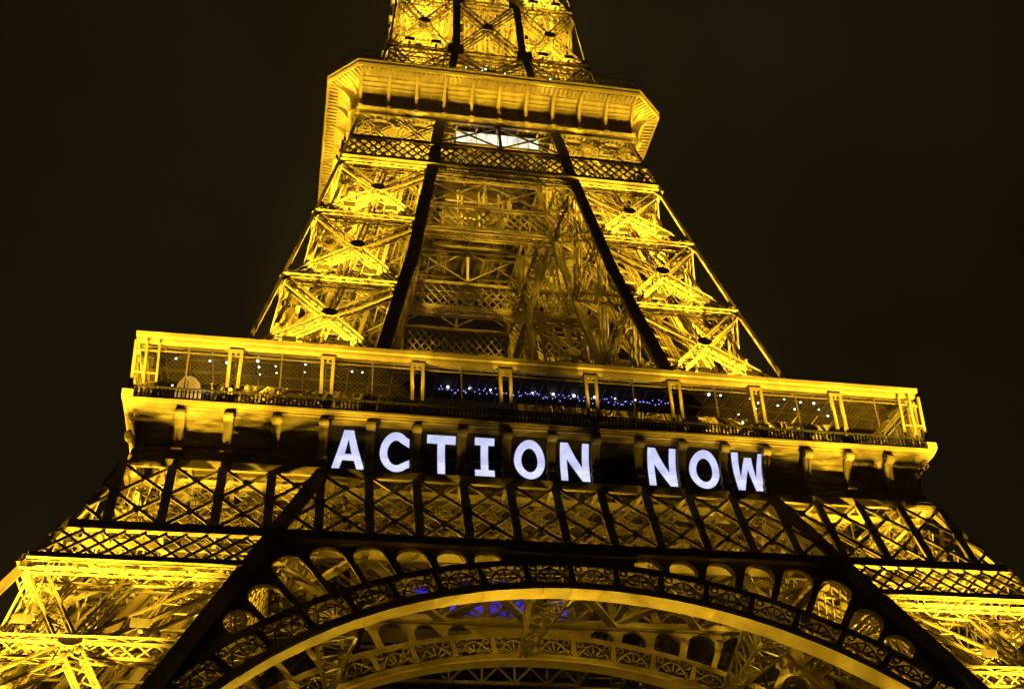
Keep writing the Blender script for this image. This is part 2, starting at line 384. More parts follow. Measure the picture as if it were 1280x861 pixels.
# ================================================================== LEGS between first and second floor
LV2 = [57.6, 69.2, 80.3, 91.3, 101.2]
def leg_parts_mid():
    c = MB(); columns(c, [57.6, 64, 71, 80, 91, 102.5, 107, 111.5], .7); covers(c, [57.6, 64, 71, 85, 102.5, 107, 110.4], 1.3, .5)
    for e, s in (((0, 1), 1),):
        for a, b in zip([57.6, 71, 85, 102.5], [71, 85, 102.5, 111.5]):
            P, Q = corner(e, a), corner(e, b)
            c.bars(P + A3((-.5, -.56, 0)), Q + A3((-.5, -.56, 0)), .12, .06, (0, 1, 0)); c.bars(P + A3((.5, -.56, 0)), Q + A3((.5, -.56, 0)), .12, .06, (0, 1, 0))
    leg = c.build('upper_leg', IRON, tower)
    XB = []; HG = []; SB = []
    for i in range(4):
        z0, z1 = LV2[i] + .5, LV2[i + 1] - .35
        for fi in range(4):
            hc, fn, xb = xbrace(leg, z0, z1, fi, .95, .55, .65, pitch=1.1, rail=.19, lace=.11, cs=.8); XB.append(xb)
            HG.append(hgirder(leg, LV2[i + 1] - .1, fi, .85, .55, .65, 1.1, .8))
            c0, c1, n = FACES[fi]; n = A3(n); mb = MB()
            T = (corner(c0, z1) + corner(c1, z1)) / 2 - n * 1.1; Bm = (corner(c0, z0) + corner(c1, z0)) / 2 - n * 1.1
            lat(mb, hc + A3((0, 0, .6)) - n * .3, T, .5, .3, n, .9, .12, .08, False, False); lat(mb, Bm, hc - A3((0, 0, .6)) - n * .3, .5, .3, n, .9, .12, .08, False, False)
            SB.append(mb)
    multi('cross_brace', XB, IRON, leg); multi('horizontal_girder', HG, IRON, leg); multi('sub_brace', SB, IRON, leg)
    dl = [MB() for _ in LV2[1:]]
    for d, z in zip(dl, LV2[1:]): diaphragm(d, z - .1, .6)
    multi('diaphragm', dl, IRON, leg)
    track(leg, [57.6, 71, 85, 102.5, 111], .5, .66, 2.2)
    stairs(leg, -(H(60) - 3.4), -(H(60) - 3.2), 60, 99, 2.4)
    cables(leg, 57.6, 108, 6, 5)
    mb = MB()
    for fx, fy, w in ((.3, .78, .6), (.72, .5, .45), (.085, .2, .42), (.1, .42, .5), (.2, .62, .4), (.93, .4, .35)):
        for a, b in ((58, 71), (71, 85), (85, 106)):
            P = A3((-(H(a) - WD(a) * fx), -(H(a) - WD(a) * fy), a)); Q = A3((-(H(b) - WD(b) * fx), -(H(b) - WD(b) * fy), b)); mb.bars(P, Q, w, .18, (0, 1, 0))
    mb.build('chute', IRON3, leg)
    # little X frames over the band, under the platform
    mb = MB()
    for fi in range(4):
        c0, c1, n = FACES[fi]; n = A3(n)
        for u0, u1 in ((0, .5), (.5, 1)):
            for a, b in ((u0, u1), (u1, u0)):
                P = corner(c0, 105.7) * (1 - a) + corner(c1, 105.7) * a - n * .3; Q = corner(c0, 110.6) * (1 - b) + corner(c1, 110.6) * b - n * .3
                lat(mb, P, Q, .5, .5, n, .7, .1, .07)
            pts0, pts1 = [], []                              # arched plate
            for k in range(13):
                a = PI * k / 12; u = (u0 + u1) / 2 - math.cos(a) * .23; z = 108.2 + 2.1 * math.sin(a)
                P = corner(c0, z) * (1 - u) + corner(c1, z) * u; pts0.append(P - n * .1); pts1.append(P - n * .6)
            mb.strip(pts0, pts1)
    mb.build('arched_brace', IRON, leg)
    for z in (LV2[1], LV2[2], LV2[3]):
        for fx, fy in ((.3, .3), (.7, .4)):
            floodlight(leg, (-(H(z) - WD(z) * fx), -(H(z) - WD(z) * fy), z + 1.4), .8)
    return leg

# ================================================================== LEGS above the second floor
LV3 = [117.5, 127.3, 139.0, 150.5, 162, 176, 194, 216, 244, 272]
def leg_parts_top():
    c = MB(); columns(c, [112, 116, 128.7, 140, 160, 200, 272], .55); covers(c, [112, 116, 128.7, 140, 160, 200, 272], 1.0, .4)
    leg = c.build('shaft_leg', IRON, tower)
    XB = []; HG = []; FAR = MB()
    for i in range(len(LV3) - 1):
        z0, z1 = LV3[i] + .3, LV3[i + 1] - .3
        for fi in range(4):
            if i < 3: XB.append(xbrace(leg, z0, z1, fi, 1.0, .9, .8, pitch=1.1, rail=.19, lace=.1, cs=.8)[2]); HG.append(hgirder(leg, LV3[i + 1] - .1, fi, .9, .8, .8, 1.0, .8))
            else:
                c0, c1, n = FACES[fi]; FAR.bars(corner(c0, z0), corner(c1, z1), .5, .3, n); FAR.bars(corner(c1, z0) - A3(n) * .32, corner(c0, z1) - A3(n) * .32, .5, .3, n)
    multi('cross_brace', XB, IRON, leg); multi('horizontal_girder', HG, IRON, leg)
    FAR.build('upper_lacing', IRON, leg)
    dl = [MB() for _ in LV3[1:5]]
    for d, z in zip(dl, LV3[1:5]): diaphragm(d, z, .5)
    multi('diaphragm', dl, IRON, leg)
    cables(leg, 114, 160, 5, 9)
    gl = []                                                  # big node plates on the inner columns
    for z in LV3[1:4]:
        for e in ((0, 1), (1, 0)):
            p = corner(e, z); gm = MB(); gl.append(gm)
            if e[1]: gm.box((p[0], p[1] - .45, z), (2.1, .12, 1.9))
            else: gm.box((p[0] - .45, p[1], z), (.12, 2.1, 1.9))
    multi('node_plate', gl, IRON, leg)
    for x, y in ((.35, .3), (.7, .6)): floodlight(leg, (-(H(119) - 8 * x), -(H(119) - 8 * y), 119.2), .8)
    return leg

for leg in (leg_parts_lower(), leg_parts_mid(), leg_parts_top()):
    around([leg], ((-1, 1),), tower, False); around([leg], ((-1, -1), (1, -1)), tower)

# ================================================================== one side of the tower (front), copied round
side = []
def PL(x, v, dy=0.0):                                        # arch plane: v measured up the slope from the soffit's crown
    z = 41.2 + v / 1.1
    return A3((x, -H(z) + dy, z))
def pol(r, th): return r * math.sin(th), r * math.cos(th) - 34.0
def arcpts(r, t0, t1, n, dy): return [PL(*pol(r, t0 + (t1 - t0) * i / n), dy) for i in range(n + 1)]
RI, RO = 34.0, 37.0
DTH = math.radians(5.6); TMAX = DTH * 12.5
def arch(dy, depth, rear=False, back=1):
    """ring of the arch: two rims, radial plates, soffit"""
    N = 84
    rim = MB()
    for r0, r1 in ((RI + .02, RI + .62), (RO - .55, RO)):
        rim.tube4(arcpts(r0, -TMAX, TMAX, N, dy), arcpts(r1, -TMAX, TMAX, N, dy), arcpts(r1, -TMAX, TMAX, N, dy + .22), arcpts(r0, -TMAX, TMAX, N, dy + .22))
        rim.tube4(arcpts(r0, -TMAX, TMAX, N, dy + depth - .2), arcpts(r1 - .25, -TMAX, TMAX, N, dy + depth - .2), arcpts(r1 - .25, -TMAX, TMAX, N, dy + depth), arcpts(r0, -TMAX, TMAX, N, dy + depth))
    o = rim.build('arch', IRON, tower)
    sf = MB()
    sf.tube4(arcpts(RI - .08, -TMAX, TMAX, N, dy - .06), arcpts(RI, -TMAX, TMAX, N, dy - .06), arcpts(RI, -TMAX, TMAX, N, dy + depth + .06), arcpts(RI - .08, -TMAX, TMAX, N, dy + depth + .06))
    sf.tube4(arcpts(RI - .2, -TMAX, TMAX, N, dy - .12), arcpts(RI, -TMAX, TMAX, N, dy - .12), arcpts(RI, -TMAX, TMAX, N, dy - .07), arcpts(RI - .2, -TMAX, TMAX, N, dy - .07))
    k = -12
    while k <= 12:                                            # seams of the soffit plates
        th = (k + .5) * DTH * 1.4
        if abs(th) < TMAX: sf.bars(PL(*pol(RI - .1, th), dy), PL(*pol(RI - .1, th), dy + depth), .05, .03, (0, 0, 1))
        k += 1
    sf.build('arch_soffit', GILT, o)
    tp = MB(); tp.strip(arcpts(RO - .02, -TMAX, TMAX, N, dy + .2), arcpts(RO - .02, -TMAX, TMAX, N, dy + depth)); 
    for k in range(-60, 61):
        th = k * TMAX / 62; tp.bars(PL(*pol(RO - .58, th), dy + .1), PL(*pol(RO - .72, th), dy + .1), .12, .12, (0, 1, 0))
    tp.build('arch_extrados', IRON, o)
    return o
def radial(dy, depth):
    out = []
    for k in range(-12, 13):
        mb = MB(); out.append(mb); th = k * DTH
        p, q = PL(*pol(RI + .6, th), dy + .11), PL(*pol(RO - .5, th), dy + .11)
        mb.bars(p, q, .42, .22, (0, 1, 0)); d = A3((0, depth - .1, 0)); mb.bars(p + d, q + d, .3, .2, (0, 1, 0))
        n = 7
        for i in range(n + 1):
            t = i / n; a = p + (q - p) * t; mb.bars(a + A3((0, .1, 0)), a + d, .1, .16, (0, 0, 1))
        mb.bars(p + d * .5, q + d * .5, .08, depth * .55, (0, 1, 0))
    return out
def ornament(dy):
    """fan and scroll ironwork in every cell of the ring"""
    mb = MB(); U = (0, 1, 0); w = .12; dd = dy + .1
    def cell(th, u, r): return PL(*pol(r, th + u * DTH * .5), dd)
    for k in range(-12, 12):
        th = (k + .5) * DTH
        def path(pts):
            P = [cell(th, u, r) for u, r in pts]; mb.bars(P[:-1], P[1:], w, .12, U)
        path([(-.82 + 1.64 * i / 12, RI + .62 + 1.55 * math.sin(PI * i / 12)) for i in range(13)])     # round arch
        for j in range(5):                                    # fan bars
            a = PI * (j + 1) / 6; path([(-.22 * math.cos(a), RI + .75 + .3 * math.sin(a)), (-.80 * math.cos(a), RI + .62 + 1.5 * math.sin(a))])
        for s in (-1, 1):                                     # scrolls in the corners
            for cu, crr, rr in ((.66, RO - .88, .30), (.80, RI + .98, .2)):
                path([(s * (cu + rr * .52 * math.cos(a)), crr + rr * math.sin(a)) for a in np.linspace(0, 2 * PI, 9)])
    return mb
D_OUT = 2.0
a_out = arch(0, D_OUT)
multi('radial_post', radial(0, D_OUT), IRON, a_out); orn = ornament(0).build('scrollwork', IRON, a_out)
side.append(a_out)
a_in = arch(14.75, 1.8)
multi('radial_post', radial(14.75, 1.8), IRON, a_in); ornament(14.75).build('scrollwork', IRON, a_in)
side.append(a_in)

# spandrel plate with its arcade of round openings
def curve_plate(polys, thick, mapf, name, m, parent, cuts=None):
    cu = bpy.data.curves.new('outline', 'CURVE'); cu.dimensions = '2D'; cu.fill_mode = 'BOTH'; cu.extrude = thick / 2
    for pts in polys:
        sp = cu.splines.new('POLY'); sp.points.add(len(pts) - 1); sp.use_cyclic_u = True
        for i, (x, y) in enumerate(pts): sp.points[i].co = (x, y, 0, 1)
    t = bpy.data.objects.new('outline', cu); COL.objects.link(t); bpy.context.view_layer.update()
    me = bpy.data.meshes.new_from_object(t.evaluated_get(bpy.context.evaluated_depsgraph_get())); bpy.data.objects.remove(t)
    if cuts:
        bm = bmesh.new(); bm.from_mesh(me)
        for v in cuts: bmesh.ops.bisect_plane(bm, geom=bm.verts[:] + bm.edges[:] + bm.faces[:], plane_co=(0, v, 0), plane_no=(0, 1, 0))
        bm.to_mesh(me); bm.free()
    for v in me.vertices: v.co = mapf(v.co.x, v.co.y, v.co.z)
    me.name = name; me.materials.clear(); me.materials.append(m)
    o = bpy.data.objects.new(name, me); COL.objects.link(o); o.parent = parent
    return o
VC = (44.72 - 41.2) * 1.1 + .02
def openings():
    out = []
    tops = {9.7: 38.35, 14: 38.85, 18.4: 39.65, 22.8: 40.75, 27.0: 41.85, 31.2: 42.1, 35.5: 40.25, 39.7: 39.0}
    for d, top in tops.items():
        for s in (-1, 1):
            th0 = math.radians(d); hw = math.radians(1.72); rb = RO + .12
            ra = min(1.25, (top - rb)); pts = [(rb, -hw)]
            for i in range(15):
                a = PI - PI * i / 14; pts.append((top - ra + ra * math.sin(a), hw * math.cos(a)))
            pts.append((rb, hw)); out.append([pol(r, s * (th0 + t)) for r, t in pts])
    return out
def spandrel(dy, depth):
    ops = openings(); halves = []
    z1 = 30.0
    for s in (-1, 1):
        xt = H(44.7) - WD(44.7) + .4; xb = I(31.5)
        ext = [pol(RO - .04, s * math.radians(a)) for a in np.linspace(0, 47, 30)]
        halves.append([(0, VC)] + [(s * xt, VC)] + [(s * (xb), (31.5 - 41.2) * 1.1)] + ext[::-1])
    polys = []
    full = [(0 - (H(44.7) - WD(44.7) + .4), VC), ((H(44.7) - WD(44.7) + .4), VC), (I(31.5), (31.5 - 41.2) * 1.1)] + [pol(RO - .04, math.radians(a)) for a in np.linspace(46.5, -46.5, 60)] + [(-I(31.5), (31.5 - 41.2) * 1.1)]
    o = curve_plate([full] + ops, .14, lambda x, v, t: PL(x, v, dy + .1 + t), 'spandrel_plate', IRON, tower)
    rims = []                                                 # deep rims of the openings
    for pts in ops:
        mb = MB(); rims.append(mb)
        A = [PL(x, v, dy + .17) for x, v in pts]; B = [PL(x, v, dy + depth) for x, v in pts]
        mb.strip(A[1:-1], B[1:-1])
    multi('opening_rim', rims, IRON, o)
    return o
side.append(spandrel(0, .7)); side.append(spandrel(14.75, .5))

# girder over the arch, between the legs, and its bands over the legs
def girder(dy, depth, full=True):
    zb, zt = 45.0, 52.2
    mb = MB()
    yb, yt = -H(zb) + dy, -H(zt) + dy
    def P(x, z, o=0.0): return A3((x, -H(z) + dy + o, z))
    xe = H(zb) - .25
    mb.bars(P(-xe, zb), P(xe, zb), .35, .66, (0, 0, 1)); mb.bars(P(-xe, zb + .38), P(xe, zb + .38), .6, .08, (0, 0, 1)); mb.bars(P(-xe, zb - .38), P(xe, zb - .38), .6, .08, (0, 0, 1))
    mb.bars(P(-H(zt), zt + .1), P(H(zt), zt + .1), .35, .7, (0, 0, 1))
    o = mb.build('arch_girder', IRON, tower)
    vers = []; X = MB(); pw = 3.83; zm = (zb + zt) / 2
    for k in range(-9, 10):
        x = k * pw
        if abs(x) < H(zt) + 1.5:
            ver = MB(); vers.append(ver)
            ver.bars(P(x, zb + .5), P(x, zt - .2), .5, .3, (0, 1, 0))
            for s in (-.3, .3): ver.bars(P(x + s, zb + .5, -.17), P(x + s, zt - .2, -.17), .1, .1, (0, 1, 0))
            ver.box(P(x, zm, -.17), (.85, .08, .6)) 
    def clip(x0, z0, x1, z1):
        # clip against the slanting outer edge of the leg
        pts = []
        for t in np.linspace(0, 1, 41):
            x, z = x0 + (x1 - x0) * t, z0 + (z1 - z0) * t
            if abs(x) < H(z): pts.append((x, z))
        return (pts[0], pts[-1]) if len(pts) > 1 else None
    for k in range(-12, 12):
        for s in (-1, 1):
            x0 = k * pw; x1 = x0 + s * 2 * pw
            c = clip(x0, zb + .3, x1, zt - .1)
            if c and abs(c[0][0] - c[1][0]) > .5: X.bars(P(*c[0], .12 * s), P(*c[1], .12 * s), .25, .1, (0, 1, 0)); X.bars(P(*c[0], .12 * s + .1), P(*c[1], .12 * s + .1), .08, .3, (0, 1, 0))
    for k in range(-10, 10):
        for zz in (zb + (zt - zb) * .25, zb + (zt - zb) * .75):
            x = (k + .5) * pw
            if abs(x) < H(zz) - .5: p = P(x, zz, -.22); X.poly([p + A3((-.34, 0, 0)), p + A3((0, 0, -.32)), p + A3((.34, 0, 0)), p + A3((0, 0, .32))], [(0, 1, 2, 3)])
    multi('vertical_post', vers, IRON, o); X.build('diagonal_lattice', IRON, o)
    # rear plane of the girder: open lattice diagonals
    R = MB()
    for k in range(-9, 9):
        for s in (-1, 1):
            c = clip(k * pw + .4, zb + .3, k * pw + s * 2 * pw + .4, zt - .1)
            if c and abs(c[0][0] - c[1][0]) > 1: lat(R, P(*c[0], depth), P(*c[1], depth), .62, .3, (0, -1, 0), .5, .11, .075, True, False, True)
    R.bars(P(-xe, zb, depth), P(xe, zb, depth), .3, .7, (0, 0, 1)); R.bars(P(-xe + 3, zt, depth), P(xe - 3, zt, depth), .3, .6, (0, 0, 1))
    for k in range(-9, 10): R.bars(P(k * pw, zb, .3), P(k * pw, zb, depth), .3, .25, (0, 0, 1)); R.bars(P(k * pw, zt, .3), P(k * pw, zt, depth), .3, .25, (0, 0, 1))
    R.build('rear_lattice', IRON, o)
    # lattice bands on the legs
    zl = 41.75; bs = []
    for s in (-1, 1):
        B = MB(); bs.append(B)
        xa, xb = s * (H(zl) + .2), s * (H(zl) - 14.9)
        B.bars(P(xa, zl), P(xb, zl), .35, .55, (0, 0, 1)); B.bars(P(xa, zl - .3), P(xb, zl - .3), .7, .08, (0, 0, 1))
        k0 = np.arange(-1, 18); z0, z1 = zl + .2, zb - .5; dzz = z1 - z0; pp = 1.45
        for k in k0:
            for q in (-1, 1):
                x0 = H(zl) - k * pp; x1 = x0 + q * 3.0
                pts = [(x0 + (x1 - x0) * t, z0 + dzz * t) for t in np.linspace(0, 1, 25)]
                pts = [p for p in pts if p[0] < H(p[1]) and p[0] > I(p[1]) + .3]
                if len(pts) > 2: B.bars(P(s * pts[0][0], pts[0][1], .1 * q), P(s * pts[-1][0], pts[-1][1], .1 * q), .2, .1, (0, 1, 0))
    multi('lattice_band', bs, IRON, o)
    return o
side.append(girder(-.5, 2.9)); side.append(girder(14.6, 1.2))

# horizontal wind bracing between outer and inner girder at the arch's crown, and the tapering lattice struts
mb = MB(); zb = 44.9; y0, y1 = -H(zb) + 2.4, -H(zb) + 14.7; pw = 3.83
mb.bars((-23, y1 - .2, zb), (23, y1 - .2, zb), 1.1, .5, (0, 0, 1))
for k in range(-6, 7, 2):
    x = k * pw
    mb.bars((x, y1, zb - .1), (x - 2 * pw, y0, zb - .1), .75, .3, (0, 0, 1)); mb.bars((x, y1, zb + .25), (x + 2 * pw, y0, zb + .25), .75, .3, (0, 0, 1)); mb.bars((x, y1, zb + .6), (x, y0, zb + .6), .6, .3, (0, 0, 1))
side.append(mb.build('wind_bracing', IRON, tower))
def arch_strut(x):
    mb = MB(); z0 = 41.2 - (34 - math.sqrt(34 ** 2 - x * x)) / 1.1; yf = -H(z0) + 2.2; yb = yf + 12.4
    hw = 1.5; tip = A3((x * .985, yb, z0 + .1))
    A = [A3((x - hw, yf, z0 + .1)), A3((x + hw, yf, z0 + .1)), A3((x - hw, yf + .8, z0 + 3.4)), A3((x + hw, yf + .8, z0 + 3.4))]
    tips = [tip + A3((-.2, 0, 0)), tip + A3((.2, 0, 0)), tip + A3((-.2, 0, .5)), tip + A3((.2, 0, .5))]
    for a, t in zip(A, tips): mb.bars(a, t, .2, .2, (0, 0, 1))
    n = 8
    for i in range(n):
        t, t2 = 1 - (1 - i / n) ** 1.0, (i + 1) / n
        L = [a + (b - a) * t for a, b in zip(A, tips)]; M_ = [a + (b - a) * t2 for a, b in zip(A, tips)]
        for u, w in ((0, 1), (0, 2), (1, 3)):
            mb.bars(L[u], L[w], .1, .1); mb.bars(L[u] if i % 2 else L[w], M_[w] if i % 2 else M_[u], .11, .11)
    return mb.build('arch_strut', IRON, tower)
for x in (-17.6, -1.2, 15.9): side.append(arch_strut(x))

# ------------------------------------------------------------------ frieze of the first floor
def fy(z): return -33.75 if z < 54.5 else -33.75 - 1.15 * ((z - 54.5) / 2.75) ** 2
def ledge(mb, z0, z1, y, y2=None):
    """mitred moulding on the front side, from -y..y"""
    y2 = y if y2 is None else y2
    mb.poly([(-y, -y, z0), (y, -y, z0), (y2, -y2, z1), (-y2, -y2, z1)], [(0, 1, 2, 3)])
def profile(mb, pts):
    for (ya, za), (yb, zb_) in zip(pts[:-1], pts[1:]): ledge(mb, za, zb_, ya, yb)
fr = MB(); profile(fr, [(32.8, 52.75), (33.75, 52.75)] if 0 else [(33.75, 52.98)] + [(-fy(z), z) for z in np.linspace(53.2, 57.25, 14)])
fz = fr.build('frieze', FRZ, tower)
ml = MB(); profile(ml, [(33.6, 52.42), (34.25, 52.38), (34.3, 52.5), (34.1, 52.58), (34.05, 52.78), (33.9, 52.86), (33.9, 52.98), (33.76, 53.0)])
ml.build('lower_moulding', IRON2, fz)
nm = MB(); profile(nm, [(33.77, 54.42), (33.84, 54.42), (33.84, 54.5), (33.77, 54.5)]); nm.build('panel_bead', IRON2, fz)
co = MB(); profile(co, [(34.85, 57.15), (35.02, 57.17), (35.05, 57.34), (35.14, 57.37), (35.18, 57.54), (35.25, 57.58), (35.25, 57.76), (35.0, 57.86), (34.7, 57.86)])
co.build('cornice', GILT, fz)
side.append(fz)
def console_mesh():
    mb = MB()                                                 # local: x across, y outwards negative, z absolute-52.7
    f = lambda z: fy(z) - fy(53.5)
    w = .36
    mb.box((0, -.28, .95), (.95, .62, .28)); mb.box((0, -.25, .55), (.72, .5, .52)); mb.box((0, -.3, .2), (.9, .62, .24)); mb.box((0, -.26, 1.2), (.8, .55, .16))
    mb.box((0, -.22, 1.42), (.62, .44, .28))
    zs = np.linspace(1.55, 3.75, 14)
    front = [f(z + 52.7) - (.36 + .0 * z) for z in zs]; A = [(-w, f(z + 52.7) + .1, z) for z in zs]; B = [(-w, y, z) for y, z in zip(front, zs)]
    C = [(w, y, z) for y, z in zip(front, zs)]; D = [(w, f(z + 52.7) + .1, z) for z in zs]
    mb.tube4(A, B, C, D)
    for s in (-.2, .2): mb.tube4([(s - .06, y - .001, z) for y, z in zip(front, zs)], [(s - .06, y - .06, z) for y, z in zip(front, zs)], [(s + .06, y - .06, z) for y, z in zip(front, zs)], [(s + .06, y - .001, z) for y, z in zip(front, zs)])
    # volute at the head
    yc, zc, r = f(56.9) - .22, 4.0, .42
    for rr, ww in ((r, .37), (r * .6, .43), (r * .28, .47)):
        ring = [(yc + rr * math.cos(a), zc + rr * math.sin(a)) for a in np.linspace(0, 2 * PI, 14)[:-1]]
        L = [(-ww, y, z) for y, z in ring]; R = [(ww, y, z) for y, z in ring]
        mb.strip(L, R, True); mb.poly(L, [tuple(range(13))]); mb.poly(R, [tuple(range(12, -1, -1))])
    mb.box((0, yc + .3, 4.38), (.74, .8, .14))
    return mb
con = console_mesh().build('console', IRON2, fz); con.location = (0, fy(53.5), 52.7)
for k in range(0, 19):
    x = (k - 9) * 3.83
    o = con if k == 0 else con.copy()
    if k: COL.objects.link(o); o.parent = fz
    o.location = (x * (33.45 / 34.47) if k in (0, 18) else x, fy(53.5) + (.35 if k in (0, 18) else 0), 52.7)
    o.rotation_euler.z = {0: -PI / 4, 18: PI / 4}.get(k, 0)
# ------------------------------------------------------------------ gallery: roof, posts, railing
gal = MB()
profile(gal, [(29.0, 63.55), (34.1, 63.55), (34.15, 63.35), (34.7, 63.3), (34.82, 63.6), (34.85, 63.85), (35.02, 63.95), (35.06, 64.32), (34.9, 64.4), (29.0, 64.75)])
gal.poly([(-29, -29, 63.55), (29, -29, 63.55), (29, -29, 64.75), (-29, -29, 64.75)], [(3, 2, 1, 0)])
gr = gal.build('gallery_roof', GILT, tower)
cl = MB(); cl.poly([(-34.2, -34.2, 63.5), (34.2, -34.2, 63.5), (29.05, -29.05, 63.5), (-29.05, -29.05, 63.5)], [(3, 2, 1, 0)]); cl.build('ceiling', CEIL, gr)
rb = MB()
for k in range(-17, 18): rb.bars((k * 1.92, -34.3, 63.42), (k * 1.92, -29.2, 63.42), .1, .22, (0, 0, 1))
for y in (-33.2, -31.0): rb.bars((-34, y, 63.3), (34, y, 63.3), .12, .2, (0, 0, 1))
rb.build('roof_rafter', IRON3, gr)
pz = MB()
for s in (-1, 1):
    pz.bars((s * .42, 0, 58.75), (s * .47, 0, 63.3), .27, .22, (0, 1, 0)); pz.bars((s * .42, .0, 58.8), (s * .3, .0, 58.55), .27, .22, (0, 1, 0))
pz.bars((-.38, 0, 58.6), (.38, 0, 58.6), .3, .22, (0, 0, 1)); pz.box((0, -.05, 58.3), (.55, .35, .5)); pz.box((0, 0, 63.15), (.95, .2, .3)); pz.box((0, 0, 57.98), (.7, .5, .25))
pz.bars((0, 0, 62.6), (0, 0, 63.2), .16, .12, (0, 1, 0))
for s in (-1, 1): pz.bars((s * .9, .1, 63.35), (s * .45, 0, 62.9), .1, .1, (0, 1, 0))
pm = pz.build('gallery_post', GILT, gr)
pm.location = (-8 * 3.83, -34.75, 0)
bl0 = None
for k in range(1, 9):
    x = (k * 2 - 9) * 3.83
for i, k in enumerate(range(2, 18, 2)):
    o = pm if i == 0 else pm.copy()
    if i: COL.objects.link(o); o.parent = gr
    o.location = ((k - 9) * 3.83, -34.75, 0)
cp = MB()                                                    # stout corner post with stepped shaft
for dx, dy in ((0, 0), (.9, 0), (0, .9), (1.9, .1), (.1, 1.9)): cp.bars((-34.75 + dx, -34.75 + dy, 57.9), (-34.95 + dx, -34.95 + dy, 63.4), .24 if dx + dy < .5 else .18, .24, (0, 1, 0))
for z in (58.4, 60.4, 62.6): cp.bars((-34.8, -34.8, z), (-32.9, -34.75, z), .12, .12); cp.bars((-34.8, -34.8, z), (-34.75, -32.9, z), .12, .12)
cp.box((-34.9, -34.9, 58.1), (.9, .9, .6)); cp.build('corner_post', GILT, gr)
mus = []
for k in range(1, 18, 2): mus.append(MB().bars(((k - 9) * 3.83, -34.6, 57.9), ((k - 9) * 3.83, -34.6, 63.4), .1, .1, (0, 1, 0)))
mu = MB(); mu.bars((-34.6, -34.6, 62.75), (34.6, -34.6, 62.75), .07, .12, (0, 0, 1))
mu.build('head_rail', GILT, gr); multi('mullion', mus, GILT, gr)
ra = MB()
xs = np.arange(-34.6, 34.61, .32); n = len(xs); Z = np.zeros(n)
ra.bars(np.stack([xs, Z - 34.9, Z + 57.9], 1), np.stack([xs, Z - 34.9, Z + 58.95], 1), .13, .08, (0, 1, 0))
ra.bars((-34.9, -34.9, 59.0), (34.9, -34.9, 59.0), .16, .12, (0, 0, 1)); ra.bars((-34.9, -34.9, 58.05), (34.9, -34.9, 58.05), .12, .14, (0, 0, 1)); ra.bars((-34.9, -34.9, 58.72), (34.9, -34.9, 58.72), .06, .06, (0, 0, 1))
ra.build('railing', DARK, gr)
nets = [MB(), MB()]                                          # safety nets of thin crossed wires
for s in (-1, 1):
    for k in range(-180, 181):
        x0 = k * .4; x1 = x0 + s * 3.6
        a, b = x0, x1; t0, t1 = 0, 1
        if max(a, b) > 34.5 or min(a, b) < -34.5: continue
        if -13 < (a + b) / 2 < 14: continue
        nets[0 if a < 0 else 1].bars((a, -34.8, 59.1), (b, -34.8, 62.7), .018, .018, (0, 1, 0))
multi('safety_net', nets, IRON3, gr)
side.append(gr)

# ------------------------------------------------------------------ first floor slab with its central void
fl = MB()
fl.poly([(-33.6, -33.6, 57.3), (33.6, -33.6, 57.3), (12.8, -12.8, 57.3), (-12.8, -12.8, 57.3)], [(3, 2, 1, 0)])
fl.poly([(-34.6, -34.6, 57.84), (34.6, -34.6, 57.84), (12.8, -12.8, 57.84), (-12.8, -12.8, 57.84)], [(0, 1, 2, 3)])
fl.poly([(-12.8, -12.8, 56.7), (12.8, -12.8, 56.7), (12.8, -12.8, 59), (-12.8, -12.8, 59)], [(0, 1, 2, 3)])
fo = fl.build('floor_deck', IRON3, tower)
jm = MB()
for x in np.arange(-32.5, 32.6, 1.275):
    ye = max(12.8, abs(x)); jm.bars((x, -33.4, 56.9), (x, -ye - .1, 56.9), .16, .7, (0, 0, 1)) if ye < 33 else None
for y in (-30, -26.5, -23, -19.4, -16): jm.bars((y + .5, y, 56.2), (-y - .5, y, 56.2), .4, 1.1, (0, 0, 1))
jm.build('floor_joist', IRON3, fo)
tr = MB()                                                    # trusses under the floor
for y in (-27.5, -13.2):
    zA, zB = 52.4, 56.2; e = -y if y > -20 else 19.2
    tr.bars((-e, y, zA), (e, y, zA), .35, .4, (0, 0, 1)); tr.bars((-e, y, zB), (e, y, zB), .35, .4, (0, 0, 1))
    for x in np.arange(-e, e - 1, 3.83):
        tr.bars((x, y, zA), (x + 3.83, y, zB), .22, .15, (0, 1, 0)); tr.bars((x + 3.83, y + .2, zA), (x, y + .2, zB), .22, .15, (0, 1, 0)); tr.bars((x, y + .1, zA), (x, y + .1, zB), .25, .2, (0, 1, 0))
tr.build('floor_truss', IRON, fo)
side.append(fo)

